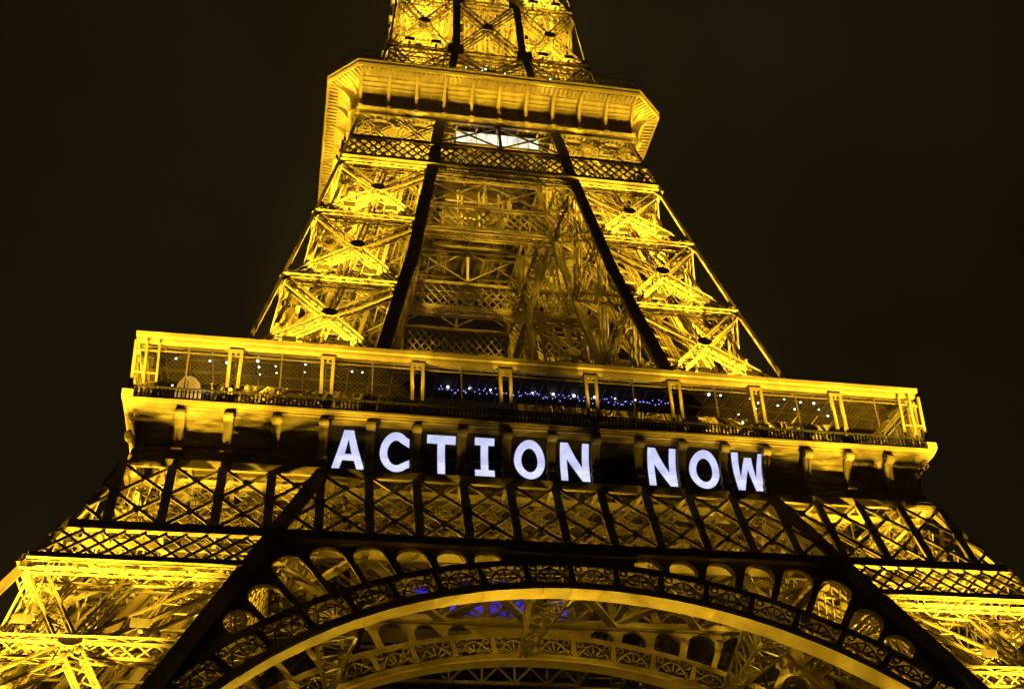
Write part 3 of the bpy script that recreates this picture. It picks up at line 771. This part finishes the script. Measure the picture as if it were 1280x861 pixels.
# ------------------------------------------------------------------ lattice bands and X frames under the second floor
def band(dy_is_outer, name='upper_band'):
    mb = MB(); zt0, zt1 = 101.7, 105.4
    ext = H if dy_is_outer else I
    def P(x, z, o=0.0): return A3((x, -ext(z) + o - (.52 if dy_is_outer else 0), z))
    hx = lambda z: (H(z) if dy_is_outer else H(z))
    for z in (zt0, zt1): mb.bars(P(-hx(z), z), P(hx(z), z), .3, .55, (0, 0, 1)); mb.bars(P(-hx(z), z - .3), P(hx(z), z - .3), .6, .07, (0, 0, 1))
    a, b = zt0 + .2, zt1 - .2; pp = 1.12
    for k in range(-20, 21):
        for q in (-1, 1):
            x0 = k * pp; x1 = x0 + q * pp * 2.5
            pts = [(x0 + (x1 - x0) * t, a + (b - a) * t) for t in np.linspace(0, 1, 21)]; pts = [p for p in pts if abs(p[0]) < hx(p[1]) - .1]
            if len(pts) > 2: mb.bars(P(*pts[0], .09 * q), P(*pts[-1], .09 * q), .2, .09, (0, 1, 0))
    o = mb.build(name, IRON, tower)
    x = MB(); za, zb_ = 105.8, 110.6; g_ = I(za)
    x.bars(P(-hx(zb_), zb_), P(hx(zb_), zb_), .35, .5, (0, 0, 1))
    for s in (-1, 1):
        x.bars(P(0, za + .1), P(s * g_, zb_ - .2), .22, .12, (0, 1, 0)); x.bars(P(s * g_, za + .1, .15), P(0, zb_ - .2, .15), .22, .12, (0, 1, 0))
    x.bars(P(0, za), P(0, zb_), .35, .3, (0, 1, 0))
    x.build('upper_frame', IRON, o)
    if dy_is_outer or True:                                   # slim lattice beam just below the band, between the legs
        y_ = MB(); z = 100.6; lat(y_, P(-I(z), z, .35), P(I(z), z, .35), .8, .5, (0, -1, 0), .95, .16, .08)
        y_.build('lintel_beam', GILT if not dy_is_outer else IRON, o)
    return o
side.append(band(True)); side.append(band(False))

# underside of the second floor
pf = MB()
pf.poly([(-17, -17, 111.3), (17, -17, 111.3), (4.5, -4.5, 111.3), (-4.5, -4.5, 111.3)], [(3, 2, 1, 0)])
p_ = pf.build('upper_deck', IRON3, tower)
pk = MB()
for x in np.arange(-16.5, 16.6, .55):
    if random.random() < .12: continue
    ye = max(4.5, abs(x)); 
    if ye < 16: pk.bars((x, -16.8, 111.1 + random.uniform(-.05, .05)), (x, -ye - .1, 111.1), .34, .12, (0, 0, 1))
pk.build('deck_planks', PLANK, p_)
pj = MB()
for y in (-15.5, -12.5, -8, -6): pj.bars((y + .2, y, 110.6), (-y - .2, y, 110.6), .3, .8, (0, 0, 1))
for x in np.arange(-7.5, 7.6, 2.5): pj.bars((x, -16.8, 110.75), (x, -max(4.6, abs(x)), 110.75), .2, .5, (0, 0, 1))
pj.build('deck_beam', IRON, p_)
side.append(p_)

# ------------------------------------------------------------------ second platform (octagonal rim)
HW, CH = 20.55, 17.25
def octo(hw, ch, z): return [(-ch, -hw, z), (ch, -hw, z), (hw, -ch, z), (hw, ch, z), (ch, hw, z), (-ch, hw, z), (-hw, ch, z), (-hw, -ch, z)]
sp = MB()
# coved wall, bottom to top: from the leg square to the octagon
rings = []
for t in np.linspace(0, 1, 9):
    a = t * PI / 2; off = 1 - math.cos(a) ; up = math.sin(a)
    rings.append((17.05 + 2.3 * off, 17.0 + .1 * off if 0 else 16.6 + .5 * off, 110.9 + 3.6 * up))
# simple vertical wall then a flat soffit
prof = [(16.9, 16.6, 110.6), (18.08, 16.85, 110.72), (18.08, 16.85, 110.9), (17.1, 16.6, 111.15), (17.3, 16.6, 113.0), (17.9, 16.7, 114.1), (18.9, 16.9, 114.75), (20.25, 17.15, 114.95),
        (20.55, 17.25, 114.95), (20.6, 17.25, 115.35), (20.45, 17.2, 115.4), (20.45, 17.2, 115.6), (20.62, 17.27, 115.66), (20.62, 17.27, 115.8), (14.0, 14.0, 115.85)]
for (a, b, z0), (c_, d_, z1) in zip(prof[:-1], prof[1:]): sp.strip(octo(a, b, z0), octo(c_, d_, z1), True)
plat = sp.build('second_platform', IRON2, tower)
fa = MB()
pr = [(20.56, 17.26, 114.86), (20.72, 17.3, 114.86), (20.74, 17.32, 115.3), (20.64, 17.28, 115.34), (20.64, 17.28, 115.6), (20.8, 17.35, 115.66), (20.8, 17.35, 115.86), (20.5, 17.2, 115.88)]
for (a, b, z0), (c_, d_, z1) in zip(pr[:-1], pr[1:]): fa.strip(octo(a, b, z0), octo(c_, d_, z1), True)
fa.build('fascia', GILT, plat)
br = MB(); w = .17
zz = np.linspace(111.2, 114.8, 12)
bf = [-(17.75 + 2.75 * (1 - math.sqrt(max(0, 1 - ((z - 111.2) / 3.62) ** 2)))) for z in zz]
br.tube4([(-w, -16.9, z) for z in zz], [(-w, y, z) for y, z in zip(bf, zz)], [(w, y, z) for y, z in zip(bf, zz)], [(w, -16.9, z) for z in zz])
br.box((0, -17.95, 110.8), (.5, .3, .5))
b0 = br.build('bracket', GILT, plat)
first = True
for k in range(4):
    for j in range(11):
        if k == 2 and 0: continue
        o = b0 if first else b0.copy()
        if not first: COL.objects.link(o); o.parent = plat
        first = False
        Mx = Matrix.Rotation(k * PI / 2, 4, 'Z') @ Matrix.Translation(((j - 5) * 3.36, 0, 0)); o.matrix_basis = Mx
for k in range(4):
    o = b0.copy(); COL.objects.link(o); o.parent = plat
    o.matrix_basis = Matrix.Rotation(k * PI / 2 + PI / 4, 4, 'Z') @ Matrix.Translation((0, -6.1, 0))
sl = MB()                                                    # slats of the soffit between the brackets
for k in range(4):
    c, s = math.cos(k * PI / 2), math.sin(k * PI / 2)
    def rot(x, y, z): return (x * c - y * s, x * s + y * c, z)
    for y, z in ((-19.2, 114.6), (-18.6, 114.4), (-18.1, 114.0)):
        e = 17.1 - (abs(y) < 19) * .3
        sl.bars(rot(-e, y, z), rot(e, y, z), .06, .16, (0, 0, 1))
    for x in np.arange(-16.8, 16.9, .56): sl.bars(rot(x, -20.45, 114.8), rot(x, -19.35, 114.7), .2, .22, (0, 0, 1))
    for t in np.linspace(.08, .92, 9):
        x = 17.2 + 3.3 * t; y = -20.5 + 3.3 * t; sl.bars(rot(x, y, 114.8), rot(x - 1.3, y + 1.3, 114.7), .22, .2, (0, 0, 1))
sl.build('soffit_slat', IRON2, plat)
# deck furniture above: railing, dark low pavilion
rl = MB()
for k in range(4):
    c, s = math.cos(k * PI / 2), math.sin(k * PI / 2)
    def rot(x, y, z): return (x * c - y * s, x * s + y * c, z)
    for z in (116.9, 116.4, 117.9): rl.bars(rot(-17.2, -20.2, z), rot(17.2, -20.2, z), .07, .07); rl.bars(rot(17.2, -20.2, z), rot(20.2, -17.2, z), .07, .07)
    for x in np.arange(-17.2, 17.3, .5): rl.bars(rot(x, -20.2, 115.8), rot(x, -20.2, 117.9), .04, .04, (0, 1, 0))
rl.build('deck_railing', DARK, plat)
dk = MB()
for (a, b, z0), (c_, d_, z1) in zip([(15.2, 14.0, 115.9), (15.2, 14.0, 119.2), (16.4, 15, 119.4), (16.4, 15, 119.9)], [(15.2, 14.0, 119.2), (16.4, 15, 119.4), (16.4, 15, 119.9), (5, 5, 120.1)]): dk.strip(octo(a, b, z0), octo(c_, d_, z1), True)
for k in range(8): pass
dk.build('upper_gallery', IRON3, plat)
ur = MB()
for k in range(4):
    c, s = math.cos(k * PI / 2), math.sin(k * PI / 2)
    def rot(x, y, z): return (x * c - y * s, x * s + y * c, z)
    for z in (121.0, 121.9): ur.bars(rot(-15, -16.2, z), rot(15, -16.2, z), .07, .07)
    for x in np.arange(-15, 15.1, .6): ur.bars(rot(x, -16.2, 119.9), rot(x, -16.2, 121.9), .04, .04, (0, 1, 0))
ur.build('upper_railing', DARK, plat)

# copy the side round the other three
side_copies = [o for o in side]
around(side_copies, (1, 2, 3), tower)

# X bracing between the legs of the shaft, lift shaft in its middle, crown
def shaft_side():
    mb = MB()
    for i in range(0, 5):
        z0, z1 = LV3[i] + .4, LV3[i + 1] - .4
        A, B, C, D_ = A3((-I(z0), -H(z0) + .3, z0)), A3((I(z0), -H(z0) + .3, z0)), A3((-I(z1), -H(z1) + .3, z1)), A3((I(z1), -H(z1) + .3, z1))
        lat(mb, A, D_, .9, .7, (0, -1, 0), 1, .16, .09); lat(mb, B, C, .9, .7, (0, -1, 0), 1, .16, .09)
        lat(mb, C, D_, .8, .7, (0, -1, 0), 1, .16, .09)
        if i < 3: 
            hc = (A + B + C + D_) / 4; mb.box(hc + A3((0, -.45, .2)), (1.3, .1, 1.1))
    return mb.build('shaft_brace', IRON, tower)
around([shaft_side()], (1, 2, 3), tower)
ls = MB()
for x in (-4.2, -1.5, 1.5, 4.2):
    for y in (-4.2, 4.2):
        lat(ls, (x, y, 112), (x, y, 150), .6, .5, (0, -1, 0), .8, .12, .08)
for z in np.arange(114, 150, 3.0):
    for y in (-4.2, 4.2): ls.bars((-4.4, y, z), (4.4, y, z), .25, .3, (0, 0, 1))
    for x in (-4.2, 4.2): ls.bars((x, -4.2, z), (x, 4.2, z), .25, .3, (0, 0, 1))
for k in range(40):
    x = -4 + k * .205; ls.bars((x, -3.8, 118), (x, -3.8, 150), .07, .05, (0, 1, 0))
ls.build('lift_shaft', IRON, tower)
cw = MB()
for (a, b, z0), (c_, d_, z1) in zip([(4.2, 3.6, 270), (8.2, 6.8, 274), (8.2, 6.8, 280), (5, 4, 281), (3, 2.4, 290), (1.2, 1, 296)], [(8.2, 6.8, 274), (8.2, 6.8, 280), (5, 4, 281), (3, 2.4, 290), (1.2, 1, 296), (.3, .25, 300)]): cw.strip(octo(a, b, z0), octo(c_, d_, z1), True)
cw.bars((0, 0, 299), (0, 0, 324), .5, .5, (0, 1, 0)); cw.build('summit_cabin', IRON3, tower)

# ------------------------------------------------------------------ lit lift landing under the second platform
lw = empty('lift_landing', (0, 0, 0), 'bright white lit glazed landing hung under the upper platform between the legs', 'lift landing')
mb = MB(); mb.box((.2, -15.0, 110.55), (10.4, 1.8, .1)); mb.box((.2, -15.0, 108.5), (10.4, 1.9, .12)); mb.box((.2, -15.95, 108.4), (10.4, .12, .3)); mb.build('landing_frame', IRON3, lw)
for k in range(8):
    mb = MB(); mb.box((.1 - 4.5 + k * 1.28, -15.9, 109.5), (1.2, .05, 1.75)); mb.build('window_pane', WINL, lw)

# ------------------------------------------------------------------ things on the first floor
pv = empty('glass_pavilion', (0, -27, 57.85), 'dark glazed restaurant pavilion behind the gallery between the front legs', 'pavilion')
mb = MB()
mb.box((0, 3.5, 2.7), (27.5, 6.8, 5.4)); mb.build('glass_wall', GLASS, pv)
mb = MB(); mb.box((0, 3.4, 5.55), (28.5, 7.6, .3)); mb.build('roof', IRON3, pv)
mb = MB()
for k in range(-7, 8): mb.box((k * 1.92, .02, 2.7), (.12, .12, 5.4))
for z in (.3, 2.2, 5.2): mb.box((0, -.04, z), (27.5, .1, .14))
mb.build('glazing_bar', IRON3, pv)
mb = MB()
for k in range(14): mb.box((-12 + k * 1.75 + (.4 if k % 3 else 0), -.1, .95), (1.1, .06, .7))
mb.build('lit_panel', LILAC, pv)

bp = empty('blue_pavilion', (2, 14.5, 57.85), 'blue lit glass pavilion across the central void, seen under the arch', 'pavilion')
mb = MB(); mb.box((0, 4, 4.2), (24, 6, 8.4)); mb.build('wall', IRON3, bp)
for k in range(9):
    mb = MB(); mb.box((-9.9 + k * 2.45, .93, 4.6), (2.2, .1, 7.2)); mb.build('glass_panel', BLUE if k not in (2, 7) else GLASS, bp)
mb = MB()
for k in range(10): mb.box((-11.1 + k * 2.45, .8, 4.2), (.2, .2, 8.4))
for z in (1.2, 3.6, 6): mb.box((0, .78, z), (24, .1, .15))
mb.build('glazing_bar', IRON3, bp)

kk = empty('round_tent', (-30.4, -33.2, 57.86), 'pale glowing round canvas tent on the gallery, near its left end', 'tent')
def dome(r, hh, n=20):
    mb = MB(); pr_ = [(r, 0), (r * 1.02, hh * .55), (r * .9, hh * .78), (r * .55, hh * .95), (.05, hh)]
    R_ = [[(a * math.cos(t), a * math.sin(t), z) for t in np.linspace(0, 2 * PI, n + 1)[:-1]] for a, z in pr_]
    for a, b in zip(R_[:-1], R_[1:]): mb.strip(a, b, True)
    return mb
dome(1.05, 3.3).build('canvas', CANVAS, kk)
mb = MB()
for t in np.linspace(0, 2 * PI, 9)[:-1]: mb.bars((1.4 * math.cos(t), 1.4 * math.sin(t), 0), (1.42 * math.cos(t), 1.42 * math.sin(t), 2.1), .06, .06, (0, 1, 0))
mb.build('tent_pole', IRON3, kk)

# ceiling lamps of the gallery (parts of the roof they hang from)
frr = gr
def sphere(r, m, name, parent, loc):
    mb = MB(); n = 8; R_ = [[(r * math.cos(f) * math.cos(t), r * math.cos(f) * math.sin(t), r * math.sin(f)) for t in np.linspace(0, 2 * PI, n + 1)[:-1]] for f in np.linspace(-PI / 2 * .98, PI / 2 * .98, 7)]
    for a, b in zip(R_[:-1], R_[1:]): mb.strip(a, b, True)
    o = mb.build(name, m, parent); o.location = loc; return o
b1 = sphere(.11, BULB, 'ceiling_lamp', frr, (0, 0, 0)); b2 = sphere(.13, BULBW, 'wall_lamp', pv, (0, 0, 0))
def put(b, first, loc, parent):
    o = b if first else b.copy()
    if not first: COL.objects.link(o); o.parent = parent
    k = random.uniform(.6, 1.15); o.scale = (k, k, k * random.uniform(.6, 1)); o.location = loc
px_left = [(-31.8, -33, 63.15), (-29.0, -33, 63.15), (-27.6, -33, 63.1), (-25.0, -33.6, 63.1), (-24.9, -32.6, 63.15), (-24.8, -31.4, 63.2), (-23.5, -33, 63.1), (-23.4, -31.8, 63.2), (-21.0, -33.6, 63.1), (-21.0, -32.4, 63.1), (-19.5, -33.4, 63.1), (-19.5, -32.2, 63.2),
           (-17.0, -33, 63.1), (-16.1, -33, 63.1), (-32.0, -31.2, 61.6)]
px_right = [(15.2, -33.4, 63.1), (16.3, -33.4, 63.1), (19.2, -33.2, 63.1), (20.2, -32.6, 63.1), (20.3, -31.6, 63.1), (22.4, -33.5, 63.1), (22.2, -32.4, 63.1), (24.1, -33.2, 63.1), (24.0, -32.0, 63.1), (25.4, -33.2, 63.1), (26.3, -32.2, 63.1), (28.3, -33, 63.1), (27.6, -31.2, 63.1), (19.0, -30.6, 63.0), (18.2, -33.0, 60.6), (27.2, -33, 60.2)]
pc = [(-8.4 + i * 1.915, -31.5, 63.2) for i in range(10)]
for i, l in enumerate(px_left + px_right + pc): put(b1, i == 0, l, frr)
for i in range(10): put(b2, i == 0, (-8.3 + i * 1.92, -.35, 4.65), pv)
b3 = sphere(.1, BULB, 'deck_lamp', plat, (0, 0, 0))
for i, (x, z) in enumerate([(-7.5, 116.9), (-6.9, 117.0), (-4.2, 117.6), (-2.2, 117.4), (-1.8, 117.7), (.6, 117.3), (.9, 116.7), (6.3, 117.2)]): put(b3, i == 0, (x, -19.6, z), plat)
bu = sphere(.12, BULB, 'joist_lamp', fo, (0, 0, 0))
for i, l in enumerate([(-3.0, 13.6, 54.6), (6.9, 16.0, 54.2), (3.5, -5, 62)]): put(bu, i == 0, l, fo)
# string of blue fairy lights under the gallery ceiling
pts = [A3((-9.2 + i * .23 + rng.uniform(-.16, .16), -31.6 + rng.uniform(-.35, .35), 62.92 + rng.uniform(-.3, .24))) for i in range(92)]
fst = empty('fairy_lights', (0, 0, 0), 'long string of tiny blue fairy lights hung under the gallery ceiling', 'string lights')
mb = MB(); mb.bars(pts[:-1], pts[1:], .02, .02); mb.build('cable', GLASS, fst)
fb = MB(); fb.box((0, 0, 0), (.065, .065, .065)); fb = fb.build('bulb', FAIRY, fst)
for i, p in enumerate(pts):
    o = fb if i == 0 else fb.copy()
    if i: COL.objects.link(o); o.parent = fst
    o.location = tuple(p)

# ------------------------------------------------------------------ letters of projected light, made as glowing shapes
def stroke_letter(ch, w, h):
    t = .62
    if ch == 'A':
        b = .62; ap = .80
        return [[(0, 0), (t, 0), (t + .22, .78), (w - t - .22, .78), (w - t, 0), (w, 0), (w / 2 + ap / 2, h), (w / 2 - ap / 2, h)],
                [(t + .42, 1.36), (w - t - .42, 1.36), (w / 2, h - .62)]]
    if ch == 'T': return [[(w / 2 - t / 2, 0), (w / 2 + t / 2, 0), (w / 2 + t / 2, h - .62), (w, h - .62), (w, h), (0, h), (0, h - .62), (w / 2 - t / 2, h - .62)]]
    if ch == 'I': return [[(0, 0), (w, 0), (w, .55), (w / 2 + t / 2, .55), (w / 2 + t / 2, h - .55), (w, h - .55), (w, h), (0, h), (0, h - .55), (w / 2 - t / 2, h - .55), (w / 2 - t / 2, .55), (0, .55)]]
    if ch == 'N': return [[(0, 0), (t * .95, 0), (t * .95, h - 1.25), (w - t * 1.05, 0), (w, 0), (w, h), (w - t * .95, h), (w - t * .95, 1.25), (t * 1.05, h), (0, h)]]
    if ch == 'W':
        m = w / 2
        return [[(.42, 0), (1.02, 0), (m, 2.05), (w - 1.02, 0), (w - .42, 0), (w, h), (w - .6, h), (w - .82, 1.15), (m + .32, h - .35), (m - .32, h - .35), (.82, 1.15), (.6, h), (0, h)]]
    if ch == 'O':
        o = [(w / 2 + w / 2 * math.cos(a), h / 2 + (h / 2 + .05) * math.sin(a)) for a in np.linspace(0, 2 * PI, 41)[:-1]]
        i = [(w / 2 + (w / 2 - t) * math.cos(a), h / 2 + (h / 2 - .58) * math.sin(a)) for a in np.linspace(0, 2 * PI, 41)[:-1]]
        return [o, i]
    if ch == 'C':
        a0, a1 = math.radians(52), math.radians(308); rx, ry = w / 2 + .12, h / 2 + .05
        o = [(w / 2 + .12 + rx * math.cos(a), h / 2 + ry * math.sin(a)) for a in np.linspace(a0, a1, 34)]
        i = [(w / 2 + .12 + (rx - t) * math.cos(a), h / 2 + (ry - .6) * math.sin(a)) for a in np.linspace(a1 - .12, a0 + .12, 34)]
        return [o + [(w - .02, .42), (w - .02, 1.1)] + i + [(w - .02, h - 1.1), (w - .02, h - .42)]]
labels = {4: 'white lit letter A on its dark panel, leftmost of the row', 5: 'white lit letter C between the A and the T', 6: 'white lit letter T between the C and the I',
          7: 'white lit letter I with serifs, right of the T', 8: 'white lit letter O left of the empty panel, inside the first word', 9: 'white lit letter N that ends the first word',
          11: 'white lit letter N that starts the second word, right of the empty panel', 12: 'white lit letter O in the middle of the second word', 13: 'white lit letter W, rightmost of the row', 10: 'empty dark panel between the two lit words'}
word = {4: ('A', 2.65, -17.03), 5: ('C', 2.45, -13.22), 6: ('T', 2.4, -9.35), 7: ('I', 1.65, -5.7), 8: ('O', 2.65, -1.85), 9: ('N', 2.5, 2.05), 11: ('N', 2.5, 9.75), 12: ('O', 2.7, 13.55), 13: ('W', 3.05, 17.55)}
for k in range(4, 14):
    xc = (k - 8.5) * 3.83
    t = empty('letter_panel', (xc, -33.75, 53.0), labels[k], 'letter sign', 'lit letter panels along the frieze')
    mb = MB(); zs = np.linspace(53.06, 56.7, 10)
    A = [(-1.5, fy(z) + 33.75 - .04, z - 53.0) for z in zs]; B = [(1.5, fy(z) + 33.75 - .04, z - 53.0) for z in zs]
    mb.tube4(A, B, [(x, y + .03, z) for x, y, z in B], [(x, y + .03, z) for x, y, z in A]); mb.build('panel', SCREEN, t)
    if k in word:
        ch, w, X = word[k]; hh = 3.3; z0 = 53.22
        z0 = 53.24 - .017 * (13 - k)
        f = lambda x, v, th: Vector((X - xc - w / 2 + x + (v - 1.6) * -.012, fy(z0 + v) + 33.75 - .09 + th, z0 + v - 53.0))
        o = curve_plate(stroke_letter(ch, w, hh), .04, f, 'letter', LET_A, t, cuts=[.35, .7, 1.0, 1.2, 1.5, 1.8, 2.1, 2.4, 2.7, 3.0])
        o.data.materials.append(LET_B)
        for pl in o.data.polygons:
            if pl.center.z < 1.22: pl.material_index = 1

# ------------------------------------------------------------------ the lamps that light the iron
def quad(f):
    for sx, sy in ((1, 1), (-1, 1), (1, -1), (-1, -1)):
        for (kind, P, loc, aim, kw) in f:
            if sy < 0 and kw.get('foot'): continue
            kw = {a: b for a, b in kw.items() if a != 'foot'}
            lamp(kind, P * (1.0 if sy > 0 else .35) * KEY, (loc[0] * sx, loc[1] * sy, loc[2]), aim=(aim[0] * sx, aim[1] * sy, aim[2]), **kw)
lst = []
def inleg(z, fx, fy_, P, **kw): lst.append(('POINT', P, (-(H(z) - WD(z) * fx), -(H(z) - WD(z) * fy_), z), (0, 0, 1), dict(radius=.12, **kw)))
def outw(z, fx, fy_, P, cone=160): lst.append(('SPOT', P, (-(H(z) - WD(z) * fx), -(H(z) - WD(z) * fy_), z), (-.55, -.45, .6), dict(radius=.12, cone=cone, blend=.5)))
def foot(z, P, d=.1, us=(.5,), cone=98):                     # projectors at the foot of a panel, just inside its face
    e = d / WD(z)
    for u in us:
        for j, (a, b) in enumerate(((u, e), (e, u))):
            X, Y = -(H(z) - WD(z) * a), -(H(z) - WD(z) * b); mb = MB()
            if j == 0: mb.box((X, Y - .355, z + .5), (1.3, .9, .04)); mb.box((X, Y - .86, z + .2), (1.3, .04, .6)); mb.box((X, Y - .3, z - .14), (.3, .9, .05))
            else: mb.box((X - .355, Y, z + .5), (.9, 1.3, .04)); mb.box((X - .86, Y, z + .2), (.04, 1.3, .6)); mb.box((X - .3, Y, z - .14), (.9, .3, .05))
            hd = mb.build('added_light_shield', DARK, tower); copy_part(hd, (-1, 1), tower, False)  # plates added over each projector to keep its light off the platform
            lst.append(('SPOT', P * 2.5, (-(H(z) - WD(z) * a), -(H(z) - WD(z) * b), z), (0, 0, 1), dict(radius=.12, cone=cone, blend=.8, foot=1)))
# below the first floor
foot(28.9, 13000, .15, (.3, .75)); foot(35.7, 9000, .15, (.25, .75)); outw(30, .5, .5, 9000); inleg(32, .3, .25, 3500)
inleg(42.6, .25, .2, 2900); inleg(42.6, .72, .25, 2200); inleg(47.5, .5, .55, 2200)
# first to second floor
for z, P in ((69.9, 1.3), (80.9, 1.1), (91.9, .8)): foot(z, 22000 * P, .1, (.3, .7)); outw(z + .5, .42, .42, 9500 * P ** .5)
foot(65.6, 15000, .1, (.3, .7)); outw(64, .5, .5, 8000)
lst.append(('SPOT', 3500, (-22, -21, 58.6), (0, 0, 1), dict(radius=.3, cone=110, blend=1.0)))
inleg(105.9, .3, .4, 1300); inleg(105.9, .7, .4, 1100); outw(66.5, .4, .35, 5000)
# above the second floor
for z, P in ((118.2, 1.2), (127.9, 1.2), (139.6, 1)): foot(z, 30000 * P, .1, (.3, .7)); outw(z, .5, .5, 16000 * P); inleg(z + 1, .4, .4, 8000 * P)
inleg(155, .5, .5, 5000); inleg(200, .5, .5, 5000)
quad(lst)
for z in (121, 131): lamp('POINT', 3500, (0, -5.6, z))
# foot of every gallery post, and washers of the gallery's eaves
for k in range(0, 19, 2):
    x = (k - 9) * 3.83
    lamp('SPOT', 2600, (x, -35.5, 58.2), aim=(0, .14, 1), cone=26, blend=.5, radius=.06)
for k in range(0, 19, 2): lamp('SPOT', 620 * (1.25 if abs(k - 9) > 4 else .8), ((k - 9) * 3.83, -36.0, 58.1), aim=(0, .03, 1), cone=66, blend=.6, radius=.1)
# frieze washers inside the girder below: the ledge and the lattice throw their shadows up the cove
for x, P in ((-32.2, 7000), (-27.6, 7000), (-22.5, 5000), (-15.2, 900), (-8.2, 700), (-1.0, 650), (6.2, 700), (13.6, 900), (21, 4200), (26.2, 6500), (31.6, 7000)):
    lamp('SPOT', P, (x, -35.2, 49.5), aim=(.12 * (1 if x < 0 else -1), .02, 1), cone=135, blend=.4, radius=.06)
# lamps hidden behind the arch, washing its soffit; small lamps added in its ring to brighten the cells
for j in range(-6, 7):
    th = j * DTH * 1.35
    x, v = pol(31.6, th); p = PL(x, v, 3.9); q = PL(*pol(RI, th), 1.0); lamp('SPOT', 860 * (1 if abs(j) < 5 else .6), tuple(p), aim=tuple(q - p), cone=125, blend=.5, radius=.15)
    x, v = pol(30.8, th); p = PL(x, v, 18.2); q = PL(*pol(RI, th), 15.6); lamp('SPOT', 52, tuple(p), aim=tuple(q - p), cone=125, blend=.5, radius=.15)
for j in range(-10, 11, 2):
    th = (j + .2) * DTH; x, v = pol(34.8, th); p = PL(x, v, 1.2); lamp('POINT', 50, tuple(p), radius=.05)
# upper platform washers
for k in range(4):
    c, s = math.cos(k * PI / 2), math.sin(k * PI / 2)
    if k == 2: continue
    for x in (-15.5, -5, 5, 15.5):
        y = -18.55; lamp('SPOT', 300 if abs(x) > 15 else 200, (x * c - y * s, x * s + y * c, 107.6), aim=(0, -.06 * c, 1), cone=120, blend=.4, radius=.08)
    lamp('SPOT', 330, (-18.6 * c + 18.6 * s, -18.6 * s - 18.6 * c, 108.2), aim=(0, 0, 1), cone=120, blend=.4, radius=.08)
# between the two planes of the arch girder and in the central hall
for x in (-15, -9, -3, 3, 9, 15): lamp('POINT', 850, (x, -35.9, 46.1), radius=.1)
for x in (-13, 0, 13): lamp('POINT', 200, (x, -29, 47.5), radius=.3)
lamp('POINT', 9000, (21.5, -24.5, 67.6), radius=.3)
lamp('POINT', 4000, (-22.5, -24.5, 67.0), radius=.3)
for x, z in ((-17.6, 33.2), (-1.2, 38.6), (15.9, 34.2)): lamp('POINT', 230, (x - 2.5, -32.5, z), radius=.2)  # lamps added to brighten the arch struts
lamp('POINT', 420, (6, 3, 60.5), radius=1.0, col=(1.0, .72, .2))
lamp('POINT', 200, (0, 0, 98), radius=.6, col=(1.0, .72, .25))
lamp('POINT', 200, (-29.0, -34.2, 58.4), radius=.1, col=(1, .85, .5))  # added to brighten the tent
